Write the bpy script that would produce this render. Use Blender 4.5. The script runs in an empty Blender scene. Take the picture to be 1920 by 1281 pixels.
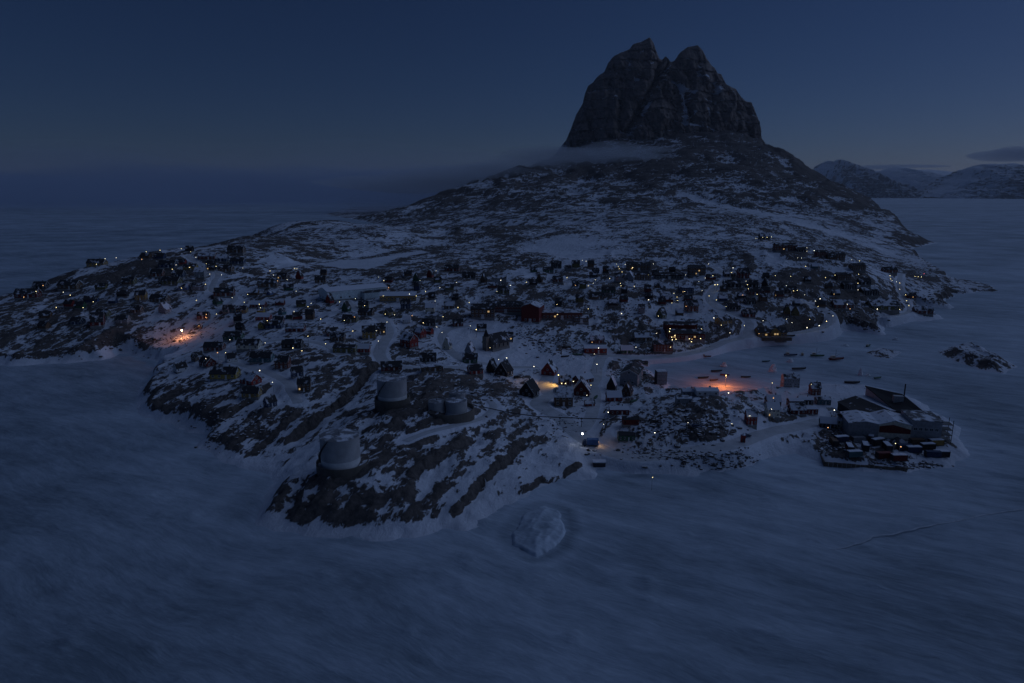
import bpy, math, random
import numpy as np
R = math.radians
scene = bpy.context.scene
col = scene.collection

# ------------------------------------------------------------------ camera, sky, twilight fill lamp, exposure
CAM_H, FPX, PITCH = 110.0, 1280.0, R(12.25)
cam = bpy.data.cameras.new('camera')
cam.lens, cam.sensor_width, cam.clip_start, cam.clip_end = 24.0, 36.0, 1.0, 200000.0
cam_o = bpy.data.objects.new('camera', cam)
cam_o.location = (0, 0, CAM_H)
cam_o.rotation_euler = (R(90) - PITCH, 0, 0)
col.objects.link(cam_o)
scene.camera = cam_o

SUN_EL, SUN_AZ = R(11), R(66)             # the glow lies beyond the right-hand side, azimuth from +Y towards +X
world = bpy.data.worlds.new('World')
scene.world = world
world.use_nodes = True
wn, wl = world.node_tree.nodes, world.node_tree.links
wn.clear()
w_out = wn.new('ShaderNodeOutputWorld')
w_bg = wn.new('ShaderNodeBackground')
w_sky = wn.new('ShaderNodeTexSky')
w_sky.sky_type = 'NISHITA'
w_sky.sun_disc = False
w_sky.sun_elevation = SUN_EL
w_sky.sun_rotation = SUN_AZ
w_sky.altitude = 1500
w_sky.air_density = 1.0
w_sky.dust_density = 0.6
w_sky.ozone_density = 6.0
w_tint = wn.new('ShaderNodeMix')          # camera white balance: the green cast of the low sun sky taken back
w_tint.data_type, w_tint.blend_type = 'RGBA', 'MULTIPLY'
w_tint.inputs[0].default_value = 1.0
w_tint.inputs[7].default_value = (1.05, 0.82, 0.97, 1)
wl.new(w_sky.outputs[0], w_tint.inputs[6])
wl.new(w_tint.outputs[2], w_bg.inputs['Color'])
w_bg.inputs['Strength'].default_value = 0.018
wl.new(w_bg.outputs[0], w_out.inputs['Surface'])

twilight_fill = bpy.data.lights.new('twilight_fill', 'SUN')  # broad bluish fill added to lift the snow; real sun is below the horizon
twilight_fill.energy = 0.84
twilight_fill.angle = R(125)
twilight_fill.color = (0.40, 0.57, 0.97)
twilight_fill_o = bpy.data.objects.new('twilight_fill', twilight_fill)
d_az, d_el = SUN_AZ, SUN_EL
twilight_fill_o.rotation_euler = (R(90) - d_el, 0, math.pi - d_az)
col.objects.link(twilight_fill_o)

scene.view_settings.view_transform = 'Standard'
scene.view_settings.look = 'None'
scene.view_settings.exposure = 0.0
scene.view_settings.gamma = 1.0
scene.render.engine = 'CYCLES'
scene.cycles.use_denoising = True
scene.cycles.max_bounces = 4
scene.cycles.diffuse_bounces = 2
scene.cycles.glossy_bounces = 2
scene.cycles.volume_bounces = 1
scene.cycles.sample_clamp_indirect = 2.0
scene.cycles.use_light_tree = True

# ------------------------------------------------------------------ helpers: sight lines, noise
SP, CP = math.sin(PITCH), math.cos(PITCH)

def ray(u, v):
    dx, dy = (u - 960.0) / FPX, (640.5 - v) / FPX
    return dx, CP + dy * SP, -SP + dy * CP

def at_z(u, v, z=0.0):
    """point of elevation z seen in the direction (u, v)"""
    dx, dy, dz = ray(u, v)
    t = (z - CAM_H) / dz
    return dx * t, dy * t

def at_d(u, v, d):
    """point d metres ahead in the direction (u, v)"""
    dx, dy, dz = ray(u, v)
    t = d / dy
    return dx * t, d, CAM_H + dz * t

def hash2(ix, iy, seed):
    h = (ix.astype(np.int64) * 374761393 + iy.astype(np.int64) * 668265263 + seed * 2147483647) & 0xFFFFFFFF
    h = ((h ^ (h >> 13)) * 1274126177) & 0xFFFFFFFF
    return ((h ^ (h >> 16)) & 0xFFFF) / 65535.0

def vnoise(x, y, seed=0):
    ix, iy = np.floor(x), np.floor(y)
    fx, fy = x - ix, y - iy
    fx = fx * fx * fx * (fx * (fx * 6 - 15) + 10)
    fy = fy * fy * fy * (fy * (fy * 6 - 15) + 10)
    a, b = hash2(ix, iy, seed), hash2(ix + 1, iy, seed)
    c, d = hash2(ix, iy + 1, seed), hash2(ix + 1, iy + 1, seed)
    return (a + (b - a) * fx) * (1 - fy) + (c + (d - c) * fx) * fy

def fbm(x, y, octaves=4, seed=0, gain=0.5):
    s, a, n = 0.0, 1.0, 0.0
    cr, sr = math.cos(0.6), math.sin(0.6)
    for o in range(octaves):
        s = s + a * vnoise(x, y, seed + o * 17)
        n += a
        a *= gain
        x, y = (x * cr - y * sr) * 2.03 + 13.7, (x * sr + y * cr) * 2.03 + 5.1
    return s / n

def ridged(x, y, octaves=4, seed=0):
    s, a, n = 0.0, 1.0, 0.0
    for o in range(octaves):
        s = s + a * (1 - np.abs(2 * vnoise(x, y, seed + o * 31) - 1))
        n += a
        a *= 0.5
        x, y = x * 2.1 + 3.3, y * 2.1 + 9.1
    return s / n

def smooth(a, b, x):
    t = np.clip((x - a) / (b - a), 0, 1)
    return t * t * (3 - 2 * t)

def seg_dist(px, py, pts):
    """distance to a polyline and the position (index) along it"""
    best = np.full(np.shape(px), 1e9)
    where = np.zeros(np.shape(px))
    for i in range(len(pts) - 1):
        ax, ay, bx, by = pts[i][0], pts[i][1], pts[i + 1][0], pts[i + 1][1]
        L2 = (bx - ax) ** 2 + (by - ay) ** 2 + 1e-9
        t = np.clip(((px - ax) * (bx - ax) + (py - ay) * (by - ay)) / L2, 0, 1)
        d = np.hypot(px - ax - t * (bx - ax), py - ay - t * (by - ay))
        k = d < best
        best = np.where(k, d, best)
        where = np.where(k, i + t, where)
    return best, where

def inside(px, py, pts):
    r = np.zeros(np.shape(px), bool)
    j = len(pts) - 1
    for i in range(len(pts)):
        xi, yi, xj, yj = pts[i][0], pts[i][1], pts[j][0], pts[j][1]
        if yi != yj:
            r ^= ((yi > py) != (yj > py)) & (px < (xj - xi) * (py - yi) / (yj - yi) + xi)
        j = i
    return r

def signed(px, py, pts):
    d, _ = seg_dist(px, py, list(pts) + [pts[0]])
    return np.where(inside(px, py, pts), d, -d)

# ------------------------------------------------------------------ the shape of the island
coast_px = [(0, 686), (95, 682), (190, 673), (228, 664), (268, 668), (305, 676), (292, 706), (270, 738), (264, 772), (300, 788),
            (345, 796), (392, 812), (372, 836), (428, 868), (498, 884), (524, 905), (500, 945), (497, 975), (520, 992),
            (600, 1004), (700, 1008), (770, 1002), (832, 984), (866, 992), (940, 948), (1010, 920), (1062, 896), (1104, 892),
            (1112, 876), (1190, 884), (1290, 884), (1380, 872), (1450, 846), (1500, 842), (1540, 866), (1610, 878), (1700, 882), (1778, 872),
            (1800, 846), (1786, 806), (1752, 776), (1700, 744), (1620, 724), (1540, 726), (1470, 728), (1380, 738), (1262, 738),
            (1238, 712), (1196, 690), (1232, 676), (1300, 668), (1352, 656), (1420, 644), (1482, 637), (1536, 628), (1590, 618), (1648, 626),
            (1656, 606), (1712, 602), (1762, 600), (1742, 584), (1716, 572), (1784, 580), (1772, 566), (1790, 552), (1868, 546), (1850, 532),
            (1782, 522), (1752, 500), (1722, 482), (1712, 466), (1757, 456)]
coast = [at_z(u, v) for u, v in coast_px]
coast += [(1040, 1760), (1390, 2500), (1590, 3000), (1850, 3800), (2250, 5200), (1500, 7600), (-700, 7600), (-1300, 5600), (-1000, 3700), at_z(688, 416), at_z(740, 432), at_z(800, 441), at_z(850, 440), at_z(868, 448),
          at_z(856, 457), (-240, 1560), (-340, 1480), (-440, 1250), (-520, 950), (-520, 750), (-500, 620), (-520, 500), (-520, 440)]
skerry_px = [(1758, 660), (1790, 648), (1830, 648), (1868, 664), (1908, 688), (1880, 700), (1835, 692), (1785, 676)]
skerry = [at_z(u, v) for u, v in skerry_px]
skerry2 = [at_z(u, v) for u, v in [(1622, 662), (1650, 652), (1690, 660), (1672, 672), (1640, 670)]]
mound = [at_z(u, v) for u, v in [(966, 1024), (958, 1002), (984, 966), (1020, 950), (1050, 958), (1062, 992), (1046, 1024), (1004, 1042)]]

ctrl = []                                            # (x, y, elevation)
for u, v, z in [
    # front promontory with the tanks
    (560, 950, 4), (640, 950, 6), (740, 950, 5), (630, 895, 12), (560, 905, 8), (700, 880, 13), (780, 900, 9), (860, 930, 5), (900, 850, 9), (980, 870, 5), (1040, 860, 4),
    (730, 765, 18), (840, 790, 15), (650, 800, 13), (690, 830, 13), (900, 760, 12), (960, 790, 8), (980, 740, 6), (800, 720, 17), (880, 710, 13), (760, 690, 18),
    (520, 880, 1.5), (600, 790, 6), (660, 730, 10), (720, 686, 13), (780, 660, 14),
    (600, 700, 19), (560, 760, 13), (640, 680, 19), (430, 830, 4), (480, 790, 8), (560, 830, 4),
    (330, 730, 8), (310, 770, 4), (400, 740, 11), (340, 700, 9), (420, 705, 13), (480, 740, 12), (500, 690, 15), (560, 720, 15), (400, 660, 15), (470, 650, 18),
    # left shore and hill
    (60, 660, 6), (140, 655, 6), (100, 630, 14), (200, 630, 15), (250, 650, 6), (310, 640, 7), (300, 610, 16), (340, 640, 9), (30, 620, 16), (180, 590, 24), (80, 590, 23),
    (20, 585, 25), (60, 553, 31), (120, 560, 30), (0, 577, 28), (130, 520, 42), (170, 500, 47), (240, 520, 42), (300, 560, 29), (280, 477, 55), (345, 468, 58), (400, 500, 46),
    (330, 530, 38), (400, 590, 21), (450, 560, 28), (500, 610, 20), (470, 510, 42), (550, 520, 36), (600, 580, 24), (620, 540, 32), (560, 640, 20), (470, 442, 62),
    (500, 428, 60), (530, 417, 66), (560, 470, 50), (590, 415, 66), (640, 420, 65), (700, 428, 61), (740, 435, 57), (790, 440, 51), (820, 446, 46), (640, 460, 47), (740, 462, 44), (700, 508, 37), (640, 506, 38), (640, 480, 40), (740, 478, 39), (790, 470, 40),
    # middle of the town
    (700, 640, 18), (780, 640, 15), (850, 620, 15), (900, 650, 11), (960, 660, 8), (900, 680, 9), (1000, 690, 5), (1040, 720, 4), (1100, 760, 3), (1150, 700, 3), (1120, 660, 5),
    (960, 600, 18), (1040, 610, 15), (1100, 620, 11), (1200, 650, 4), (1200, 610, 13), (700, 560, 27), (780, 560, 28), (860, 560, 28), (1150, 560, 25), (1000, 530, 31), (900, 530, 32),
    (800, 500, 36), (1050, 500, 36), (1150, 510, 34), (1240, 510, 33), (1300, 520, 31), (1300, 600, 14), (1280, 640, 7), (1360, 610, 13), (1400, 560, 24), (1440, 600, 14), (1450, 630, 5),
    (1340, 650, 3), (1450, 530, 31), (1400, 500, 38), (1480, 500, 40), (1500, 475, 46), (1540, 465, 45), (1430, 452, 50), (1520, 560, 22), (1540, 600, 12), (1600, 600, 8),
    (1600, 550, 20), (1640, 570, 13), (1600, 495, 39), (1620, 512, 33), (1680, 560, 8), (1700, 570, 5), (1730, 594, 3), (1690, 520, 12), (1720, 520, 9), (1800, 540, 5),
    (1650, 480, 14), (1700, 480, 6), (1600, 460, 26),
    # harbour spit and works quay
    (1110, 820, 4), (1150, 850, 3), (1200, 770, 4), (1250, 780, 12), (1290, 750, 9), (1240, 830, 6), (1360, 745, 15), (1340, 800, 12), (1400, 770, 10), (1300, 840, 5), (1400, 820, 4), (1450, 780, 4),
    (1440, 830, 3), (1500, 810, 3), (1480, 745, 3), (1560, 760, 3), (1640, 790, 3), (1720, 830, 3), (1560, 850, 2), (1760, 850, 2), (1700, 860, 2), (1630, 860, 2),
    # hills behind the town
    (900, 422, 60), (880, 490, 35), (900, 460, 42), (960, 480, 40), (1060, 472, 39), (1040, 440, 52), (1200, 462, 47), (1100, 432, 54), (1250, 422, 61), (1400, 402, 73), (1300, 442, 52),
    (1330, 480, 42), (1160, 490, 39), (820, 470, 37),
]:
    x, y = at_z(u, v, z)
    ctrl.append((x, y, z))
for u, v, d in [(1000, 402, 1700), (1200, 384, 2200), (1400, 374, 2300), (1500, 412, 1550), (1600, 440, 1450), (1650, 448, 1450), (760, 391, 3000), (870, 346, 3500), (960, 319, 4000),
                (1035, 297, 4450), (900, 384, 2850), (1000, 352, 3300), (1100, 332, 3600), (1100, 294, 4350), (1200, 342, 3300), (1200, 302, 4100), (1300, 332, 3300), (1300, 272, 4400),
                (1400, 322, 3300), (1400, 266, 4500), (1700, 421, 1880), (1640, 391, 2250), (1545, 341, 3000), (1480, 297, 3800), (1425, 254, 4600), (1456, 281, 4200), (1600, 374, 2550), (1655, 402, 2050), (1560, 385, 2200), (1480, 350, 2700),
                (760, 410, 2800), (830, 420, 2100), (960, 415, 1600)]:
    ctrl.append(at_d(u, v, d))
for x, y, z in [(560, 5100, 500), (1000, 5100, 480), (1350, 5150, 470), (450, 5900, 160), (1400, 6200, 160), (1750, 4400, 60), (1850, 5300, 120), (-300, 5000, 30), (-800, 5000, 0), (-520, 4250, 10), (-150, 4700, 100),
                (800, 7000, 60), (-420, 1000, 20), (-460, 700, 14), (-440, 600, 20), (-480, 480, 16), (-300, 1350, 15), (-100, 1500, 10), (0, 1450, 22), (-600, 3500, 10),
                (-450, 2700, 10), (1360, 2500, 6), (1700, 3400, 10), (-420, 2300, 8), (-250, 2050, 5)]:
    ctrl.append((x, y, z))
CT = np.array(ctrl)
_c = 12.0
_D = np.sqrt((CT[:, None, 0] - CT[None, :, 0]) ** 2 + (CT[:, None, 1] - CT[None, :, 1]) ** 2 + _c * _c)
_W = np.linalg.solve(_D - np.eye(len(CT)) * 6.0, CT[:, 2])

def base_h(x, y):
    x, y = np.asarray(x, float), np.asarray(y, float)
    sh = x.shape
    x, y = x.ravel(), y.ravel()
    out = np.empty(x.size)
    for s in range(0, x.size, 20000):
        e = min(s + 20000, x.size)
        out[s:e] = np.sqrt((x[s:e, None] - CT[None, :, 0]) ** 2 + (y[s:e, None] - CT[None, :, 1]) ** 2 + _c * _c) @ _W
    return out.reshape(sh)

def trace_base(u, v):
    """where the sight line (u, v) meets the unroughened land"""
    dx, dy, dz = ray(u, v)
    ys = np.concatenate([np.arange(190, 1400, 3.0), np.arange(1400, 7000, 25.0)])
    t = ys / dy
    x, z = dx * t, CAM_H + dz * t
    h = np.maximum(base_h(x, ys), 0)
    k = np.argmax(z < h)
    return (x[k], ys[k]) if z[k] < h[k] else (x[-1], ys[-1])

# how much bare rock shows: 0 snow, 1 rock
rock_ctrl = []
for u, v, r in [(560, 950, 0.68), (640, 940, 0.64), (740, 940, 0.55), (700, 860, 0.45), (820, 900, 0.55), (900, 860, 0.50), (980, 880, 0.25), (860, 960, 0.30), (620, 820, 0.50), (720, 800, 0.75), (780, 830, 0.70),
                (860, 820, 0.60), (940, 800, 0.50), (960, 760, 0.45), (840, 740, 0.75), (900, 720, 0.60), (780, 700, 0.62), (560, 840, 0.35), (620, 770, 0.35), (680, 710, 0.54), (600, 700, 0.75),
                (560, 780, 0.62), (480, 790, 0.64), (430, 830, 0.55), (640, 680, 0.70), (320, 740, 0.66), (400, 760, 0.62), (460, 700, 0.44), (540, 710, 0.44), (400, 680, 0.20), (440, 660, 0.39), (520, 640, 0.44),
                (60, 640, 0.58), (140, 600, 0.58), (60, 580, 0.62), (200, 640, 0.52), (240, 600, 0.52), (300, 560, 0.50), (330, 620, 0.30), (300, 600, 0.45), (120, 540, 0.64), (180, 510, 0.66), (250, 490, 0.66),
                (330, 500, 0.58), (400, 510, 0.55), (380, 560, 0.45), (460, 560, 0.59), (500, 580, 0.44), (470, 450, 0.68), (540, 440, 0.60), (640, 440, 0.50), (740, 450, 0.50), (800, 455, 0.60), (700, 465, 0.45),
                (560, 490, 0.62), (620, 560, 0.49), (760, 515, 0.62), (700, 600, 0.49), (780, 600, 0.54), (850, 590, 0.54), (880, 640, 0.29), (960, 650, 0.29), (920, 690, 0.34), (860, 500, 0.65), (960, 480, 0.70),
                (900, 440, 0.75), (1000, 440, 0.72), (1060, 465, 0.15), (1120, 470, 0.50), (1000, 540, 0.62), (1080, 560, 0.62), (1040, 640, 0.59), (1100, 640, 0.39), (1160, 600, 0.62), (1200, 580, 0.62), (1100, 700, 0.10),
                (1180, 690, 0.62), (1220, 480, 0.59), (1300, 440, 0.50), (1320, 490, 0.62), (1400, 420, 0.60), (1460, 480, 0.75), (1480, 510, 0.72), (1540, 500, 0.62), (1600, 520, 0.66), (1640, 560, 0.64), (1600, 600, 0.62),
                (1560, 590, 0.62), (1440, 580, 0.62), (1380, 620, 0.44), (1300, 560, 0.54), (1260, 600, 0.44), (1660, 520, 0.35), (1680, 540, 0.40), (1740, 520, 0.70), (1800, 540, 0.65), (1740, 590, 0.60), (1650, 470, 0.50),
                (1250, 780, 0.55), (1300, 800, 0.60), (1360, 760, 0.65), (1400, 780, 0.50), (1240, 830, 0.55), (1320, 850, 0.65), (1400, 850, 0.35), (1450, 840, 0.20), (1560, 760, 0.20), (1640, 860, 0.60), (1730, 860, 0.60),
                (1150, 840, 0.20), (1110, 800, 0.35), (1000, 820, 0.45), (1050, 780, 0.30), (800, 400, 0.68), (900, 380, 0.62), (1000, 370, 0.58), (1100, 350, 0.50), (1200, 350, 0.52), (1300, 360, 0.50), (1100, 310, 0.62),
                (1250, 300, 0.60), (1350, 300, 0.62), (1420, 300, .64), (1480, 320, .68), (1540, 345, .64), (1500, 380, 0.60), (1600, 400, 0.62), (1680, 430, 0.60), (1720, 450, 0.72), (1600, 440, 0.50)]:
    rock_ctrl.append((*trace_base(u, v), r))
RC = np.array(rock_ctrl)

def rockiness(x, y):
    x, y = x.ravel(), y.ravel()
    out = np.empty(x.size)
    for s in range(0, x.size, 20000):
        e = min(s + 20000, x.size)
        sc_ = 10 + 0.03 * y[s:e, None]
        d2 = ((x[s:e, None] - RC[None, :, 0]) ** 2 + ((y[s:e, None] - RC[None, :, 1]) * 0.6) ** 2) / sc_ ** 2
        w = 1.0 / (d2 + 0.3) ** 2
        out[s:e] = (w @ RC[:, 2]) / w.sum(1)
    return out

# roads, as seen: (points with their ground elevation taken from the land), half width
roads_px = [
    ('road', [(640, 560), (672, 583), (700, 592), (722, 608), (728, 628), (716, 648), (712, 668), (730, 684), (770, 690), (830, 690), (880, 690)], 3.6),
    ('road', [(1034, 700), (1022, 722), (1034, 742), (1062, 740), (1110, 722), (1120, 690), (1134, 670), (1190, 672), (1260, 668), (1320, 658), (1370, 640), (1440, 632), (1510, 622), (1552, 612), (1560, 596), (1540, 578), (1500, 566)], 3.6),
    ('road', [(1008, 690), (960, 690), (905, 682), (862, 672), (830, 640), (838, 622), (880, 612)], 3.0),
    ('road', [(1034, 742), (1010, 760), (1060, 790), (1080, 815), (1130, 846), (1200, 862), (1290, 846), (1370, 836), (1440, 816), (1500, 800), (1540, 790)], 4.2),
    ('road', [(1110, 722), (1116, 745), (1110, 775), (1100, 800), (1082, 815)], 3.0),
    ('road', [(1340, 540), (1330, 560), (1345, 578), (1380, 592), (1404, 606), (1400, 636)], 3.2),
    ('road', [(760, 830), (800, 816), (860, 800), (905, 786), (925, 768), (915, 750)], 1.8),
    ('road', [(1690, 514), (1686, 530), (1690, 546), (1700, 566), (1704, 586), (1660, 596)], 2.4),
    ('road', [(560, 760), (545, 735), (540, 718), (500, 700), (470, 690), (420, 676), (404, 664), (440, 652), (520, 640), (600, 646), (640, 668)], 2.4),
    ('road', [(420, 580), (440, 560), (400, 548), (402, 530), (408, 514), (370, 495), (350, 482)], 2.4),
    ('road', [(1310, 505), (1335, 500), (1362, 520), (1340, 540)], 2.4),
]
roads = []
for name, px, hw in roads_px:
    pts = [trace_base(u, v) for u, v in px]
    pts = [(x, y, max(float(base_h(np.array([x]), np.array([y]))[0]), 1.2)) for x, y in pts]
    dense = []
    for i in range(len(pts) - 1):                    # Catmull-Rom through the points
        p0, p1, p2, p3 = (np.array(pts[max(0, min(len(pts) - 1, i + k))]) for k in (-1, 0, 1, 2))
        n = max(2, int(np.hypot(*(p2 - p1)[:2]) / 2.5))
        for k in range(n):
            t = k / n
            dense.append(tuple(0.5 * (2 * p1 + (p2 - p0) * t + (2 * p0 - 5 * p1 + 4 * p2 - p3) * t * t + (3 * p1 - p0 - 3 * p2 + p3) * t ** 3)))
    dense.append(pts[-1])
    D = np.array(dense)
    for _ in range(6):
        D[1:-1, 2] = (D[:-2, 2] + 2 * D[1:-1, 2] + D[2:, 2]) / 4
    roads.append((name, D, hw))

# flat snow-covered water and snow fields: outline seen, elevation
lakes = [([(602, 496), (640, 488), (690, 486), (720, 482), (752, 476), (790, 470), (800, 474), (740, 484), (714, 498), (690, 504), (640, 502)], 38.0)]
lakes = [([at_z(u, v, z) for u, v in px], z) for px, z in lakes]
fields = []                                          # smooth snow patches (no rock), as seen
for u, v, a, b in [(1064, 470, 26, 14), (980, 514, 26, 10), (930, 640, 90, 18), (960, 670, 80, 14), (1080, 600, 40, 8), (1440, 480, 26, 14), (1575, 506, 26, 10), (700, 615, 34, 10), (1240, 590, 30, 14), (1300, 580, 24, 14),
                   (520, 730, 44, 34), (600, 850, 60, 30), (340, 655, 40, 14), (880, 940, 60, 12), (1440, 800, 50, 16), (1110, 850, 60, 20), (1120, 474, 40, 5), (530, 488, 40, 8),
                   (1420, 400, 22, 16), (1700, 590, 40, 10), (900, 610, 30, 6), (1180, 570, 20, 16), (1260, 800, 30, 12), (1390, 800, 34, 12), (1300, 690, 60, 20)]:
    x, y = trace_base(u, v)
    x2, y2 = trace_base(u, v + b)
    fields.append((x, y, a * y / FPX, max(abs(y - y2), 6)))

STRIKE = R(17)
scarps = []                                          # rock steps that face right: line seen, drop, reach
for px, drop, reach in [([(838, 978), (872, 940), (915, 895), (950, 862), (985, 822)], 3.0, 7.0), ([(962, 922), (1010, 902), (1050, 888), (1100, 862)], 1.6, 5.0), ([(528, 838), (580, 800), (640, 752), (690, 702), (735, 670)], 3.5, 8.0),
                        ([(400, 800), (440, 775), (480, 742), (520, 715)], 2.5, 6.0), ([(760, 905), (800, 870), (850, 845), (900, 812)], 1.8, 5.0), ([(455, 860), (520, 812), (560, 780)], 2.0, 5.0), ([(600, 930), (660, 900), (720, 870)], 1.4, 4.0)]:
    scarps.append((np.array([trace_base(u, v) for u, v in px]), drop, reach))
def strata(x, y):
    """coordinates across and along the strike of the rock"""
    return x * math.cos(STRIKE) - y * math.sin(STRIKE), x * math.sin(STRIKE) + y * math.cos(STRIKE)

def by_distance(x, y, fn):
    """fn(x, y, size) with the size of its features growing by octaves from the near shore to the far slopes"""
    lev = np.clip(np.log2(np.clip(y / 600.0, 0.45, 7) / 0.5), 0, 3.999)
    out = np.zeros(x.size)
    for k in range(5):
        w = np.clip(1 - np.abs(lev - k), 0, 1)
        sel = w > 0
        if sel.any():
            out[sel] += w[sel] * fn(x[sel], y[sel], 0.5 * 2 ** k)
    return out

def height(x, y):
    """final ground elevation and rock share at points (flat arrays)"""
    b = base_h(x, y)
    sd = signed(x, y, coast)
    wob = (fbm(x / 14, y / 14, 3, 5) - 0.5) * np.minimum(14, 4 + y * 0.012)
    sd = sd + wob
    near = np.clip(y / 600.0, 0.45, 6)
    s, l = strata(x, y)
    wx = (fbm(x / 40, y / 40, 3, 41) - .5) * 22
    r = rockiness(x, y)
    warp = lambda a, b, q: (fbm(a / (40 * q), b / (40 * q), 3, 41) - .5) * 24 * q
    def f_rid(a, b, q):
        w, (c, e) = warp(a, b, q), strata(a, b)
        return ridged((c + w * .8) / (19 * q), (e + w) / (62 * q), 4, 3)
    def f_fine(a, b, q):
        w, (c, e) = warp(a, b, q), strata(a, b)
        return fbm((c + w * .3) / (3.6 * q), e / (7.5 * q), 3, 9)
    def f_patch(a, b, q):
        w, (c, e) = warp(a, b, q), strata(a, b)
        return fbm((c + w) / (9 * q), (e + w) / (17 * q), 4, 51)
    rid = by_distance(x, y, f_rid)
    lo = by_distance(x, y, lambda a, b, q: fbm(a / (60 * q), b / (60 * q), 4, 77))
    fine = by_distance(x, y, f_fine)
    patchy = by_distance(x, y, f_patch)
    rough = np.clip(r * 1.5 - 0.1, 0, 1)
    amp = np.where(y < 1250, 1, 1 + (y - 1250) / 900.0)
    amp = np.minimum(amp, 4.0)
    h = b + ((rid - 0.62) * 7.5 + (lo - 0.5) * 5.0) * rough * amp * np.minimum(1, near + .25) + (fine - 0.5) * 3.0 * rough * amp
    far = smooth(1800, 3200, y)
    h = h + far * (ridged((x + wx * 6) / 420, (y + 3 * wx) / 520, 5, 21) - 0.6) * 75 * smooth(40, 200, b)
    gul = ridged((x + wx * 2) / 130, (y - x * .2) / 210, 4, 121)
    h = h + smooth(1250, 2400, y) * (gul - 0.6) * 34 * smooth(15, 90, b)
    shore = np.where(y < 1300, 3 + 9 * fbm(x / 22, y / 22, 2, 15), 50)
    k = smooth(0, 1, np.clip(sd / shore, 0, 1)) ** 0.8
    h = np.maximum(h, 1.6) * k
    h = np.where(sd <= 0, np.maximum(-0.22 * -sd, -5.0) - 0.12, h + 0.12)
    # snow banked against the foot of the shore
    foot = np.exp(-((sd - 1.0) / 5.0) ** 2) * np.where(y < 700, 1, 0)
    h = h + foot * (0.5 + 1.1 * fbm(x / 5, y / 5, 3, 66)) * np.where(sd > -6, 1, 0)
    steep = by_distance(x, y, lambda a, b, q: ridged(a / (11 * q), b / (8 * q), 3, 61))
    r = 0.075 + r * 0.86 + (steep - .6) * 0.35 * np.clip(r * 4, 0, 1) + (patchy - 0.5) * 0.75 * np.where(y < 900, 1, np.clip(1.6 - y / 1500, .55, 1)) * np.clip(r * 4, 0, 1) + (rid - 0.6) * 0.85 * rough + smooth(1250, 2400, y) * (gul - 0.55) * 0.8 * smooth(15, 90, b)
    r = r - np.clip(1 - sd / np.where(y < 700, 4.5, 1), 0, 1) * 0.9
    for cx, cy, a, bb in fields:
        e = np.exp(-((((x - cx) / a) ** 2 + ((y - cy) / bb) ** 2) ** 1.2) * 0.9)
        r = r - e * 0.55
    for poly, z in lakes:
        d = signed(x, y, poly)
        m = smooth(-45, 0, d)
        h = h * (1 - m) + z * m
        r = r + 0.22 * np.exp(-((d + 12) / 9) ** 2)
        r = np.where(d > -2, r - smooth(-2, 3, d) * 1.2, r)
    for poly, top in ((skerry, 4.5), (skerry2, 2.2)):
        d = signed(x, y, poly)
        m = d > -6
        hs = np.where(d > 0, top * smooth(0, 11, d) * (0.5 + 0.9 * fbm(x / 7, y / 7, 3, 8)) + 0.12, d * 0.4)
        h = np.where(m, np.maximum(h, hs), h)
        r = np.where(d > 0, 0.1 + 0.75 * fbm(x / 4, y / 6, 3, 91), r)
    for L_, drop, reach in scarps:
        sel = (x > L_[:, 0].min() - 30) & (x < L_[:, 0].max() + 30) & (y > L_[:, 1].min() - 30) & (y < L_[:, 1].max() + 30)
        if not sel.any():
            continue
        xs_, ys_ = x[sel], y[sel]
        dd, w = seg_dist(xs_, ys_, L_)
        i_ = np.clip(np.floor(w).astype(int), 0, len(L_) - 2)
        tx, ty = L_[i_ + 1, 0] - L_[i_, 0], L_[i_ + 1, 1] - L_[i_, 1]
        sgn = (xs_ - L_[i_, 0]) * ty - (ys_ - L_[i_, 1]) * tx          # positive on the right-hand side
        ends = np.clip(w / .5, 0, 1) * np.clip((len(L_) - 1 - w) / .5, 0, 1)
        sd_ = np.where(sgn > 0, dd, -dd) + (fbm(xs_ / 5, ys_ / 5, 3, 33) - .5) * 3.0
        h[sel] = h[sel] + ends * drop * (np.exp(-np.clip(-sd_, 0, None) / reach) * .5 * (sd_ <= 0) - np.exp(-np.clip(sd_, 0, None) / reach) * .5 * (sd_ > 0)) * np.where(h[sel] > .3, 1, 0)
        r[sel] = r[sel] + ends * (0.75 * np.exp(-((sd_ - .4) / 1.5) ** 2) - 0.22 * np.exp(-((sd_ - 5) / 3.5) ** 2))
    for _, D, hw in roads:
        sel = (x > D[:, 0].min() - 14) & (x < D[:, 0].max() + 14) & (y > D[:, 1].min() - 14) & (y < D[:, 1].max() + 14)
        if not sel.any():
            continue
        dd, w = seg_dist(x[sel], y[sel], D)
        zr = np.interp(w, np.arange(len(D)), D[:, 2])
        m = 1 - smooth(hw + 0.6, hw + 4.5, dd)
        h[sel] = h[sel] * (1 - m) + zr * m
        r[sel] = r[sel] - 1.2 * (1 - smooth(hw, hw + 3, dd))
    return h, np.clip(r, -0.5, 1.3)

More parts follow.
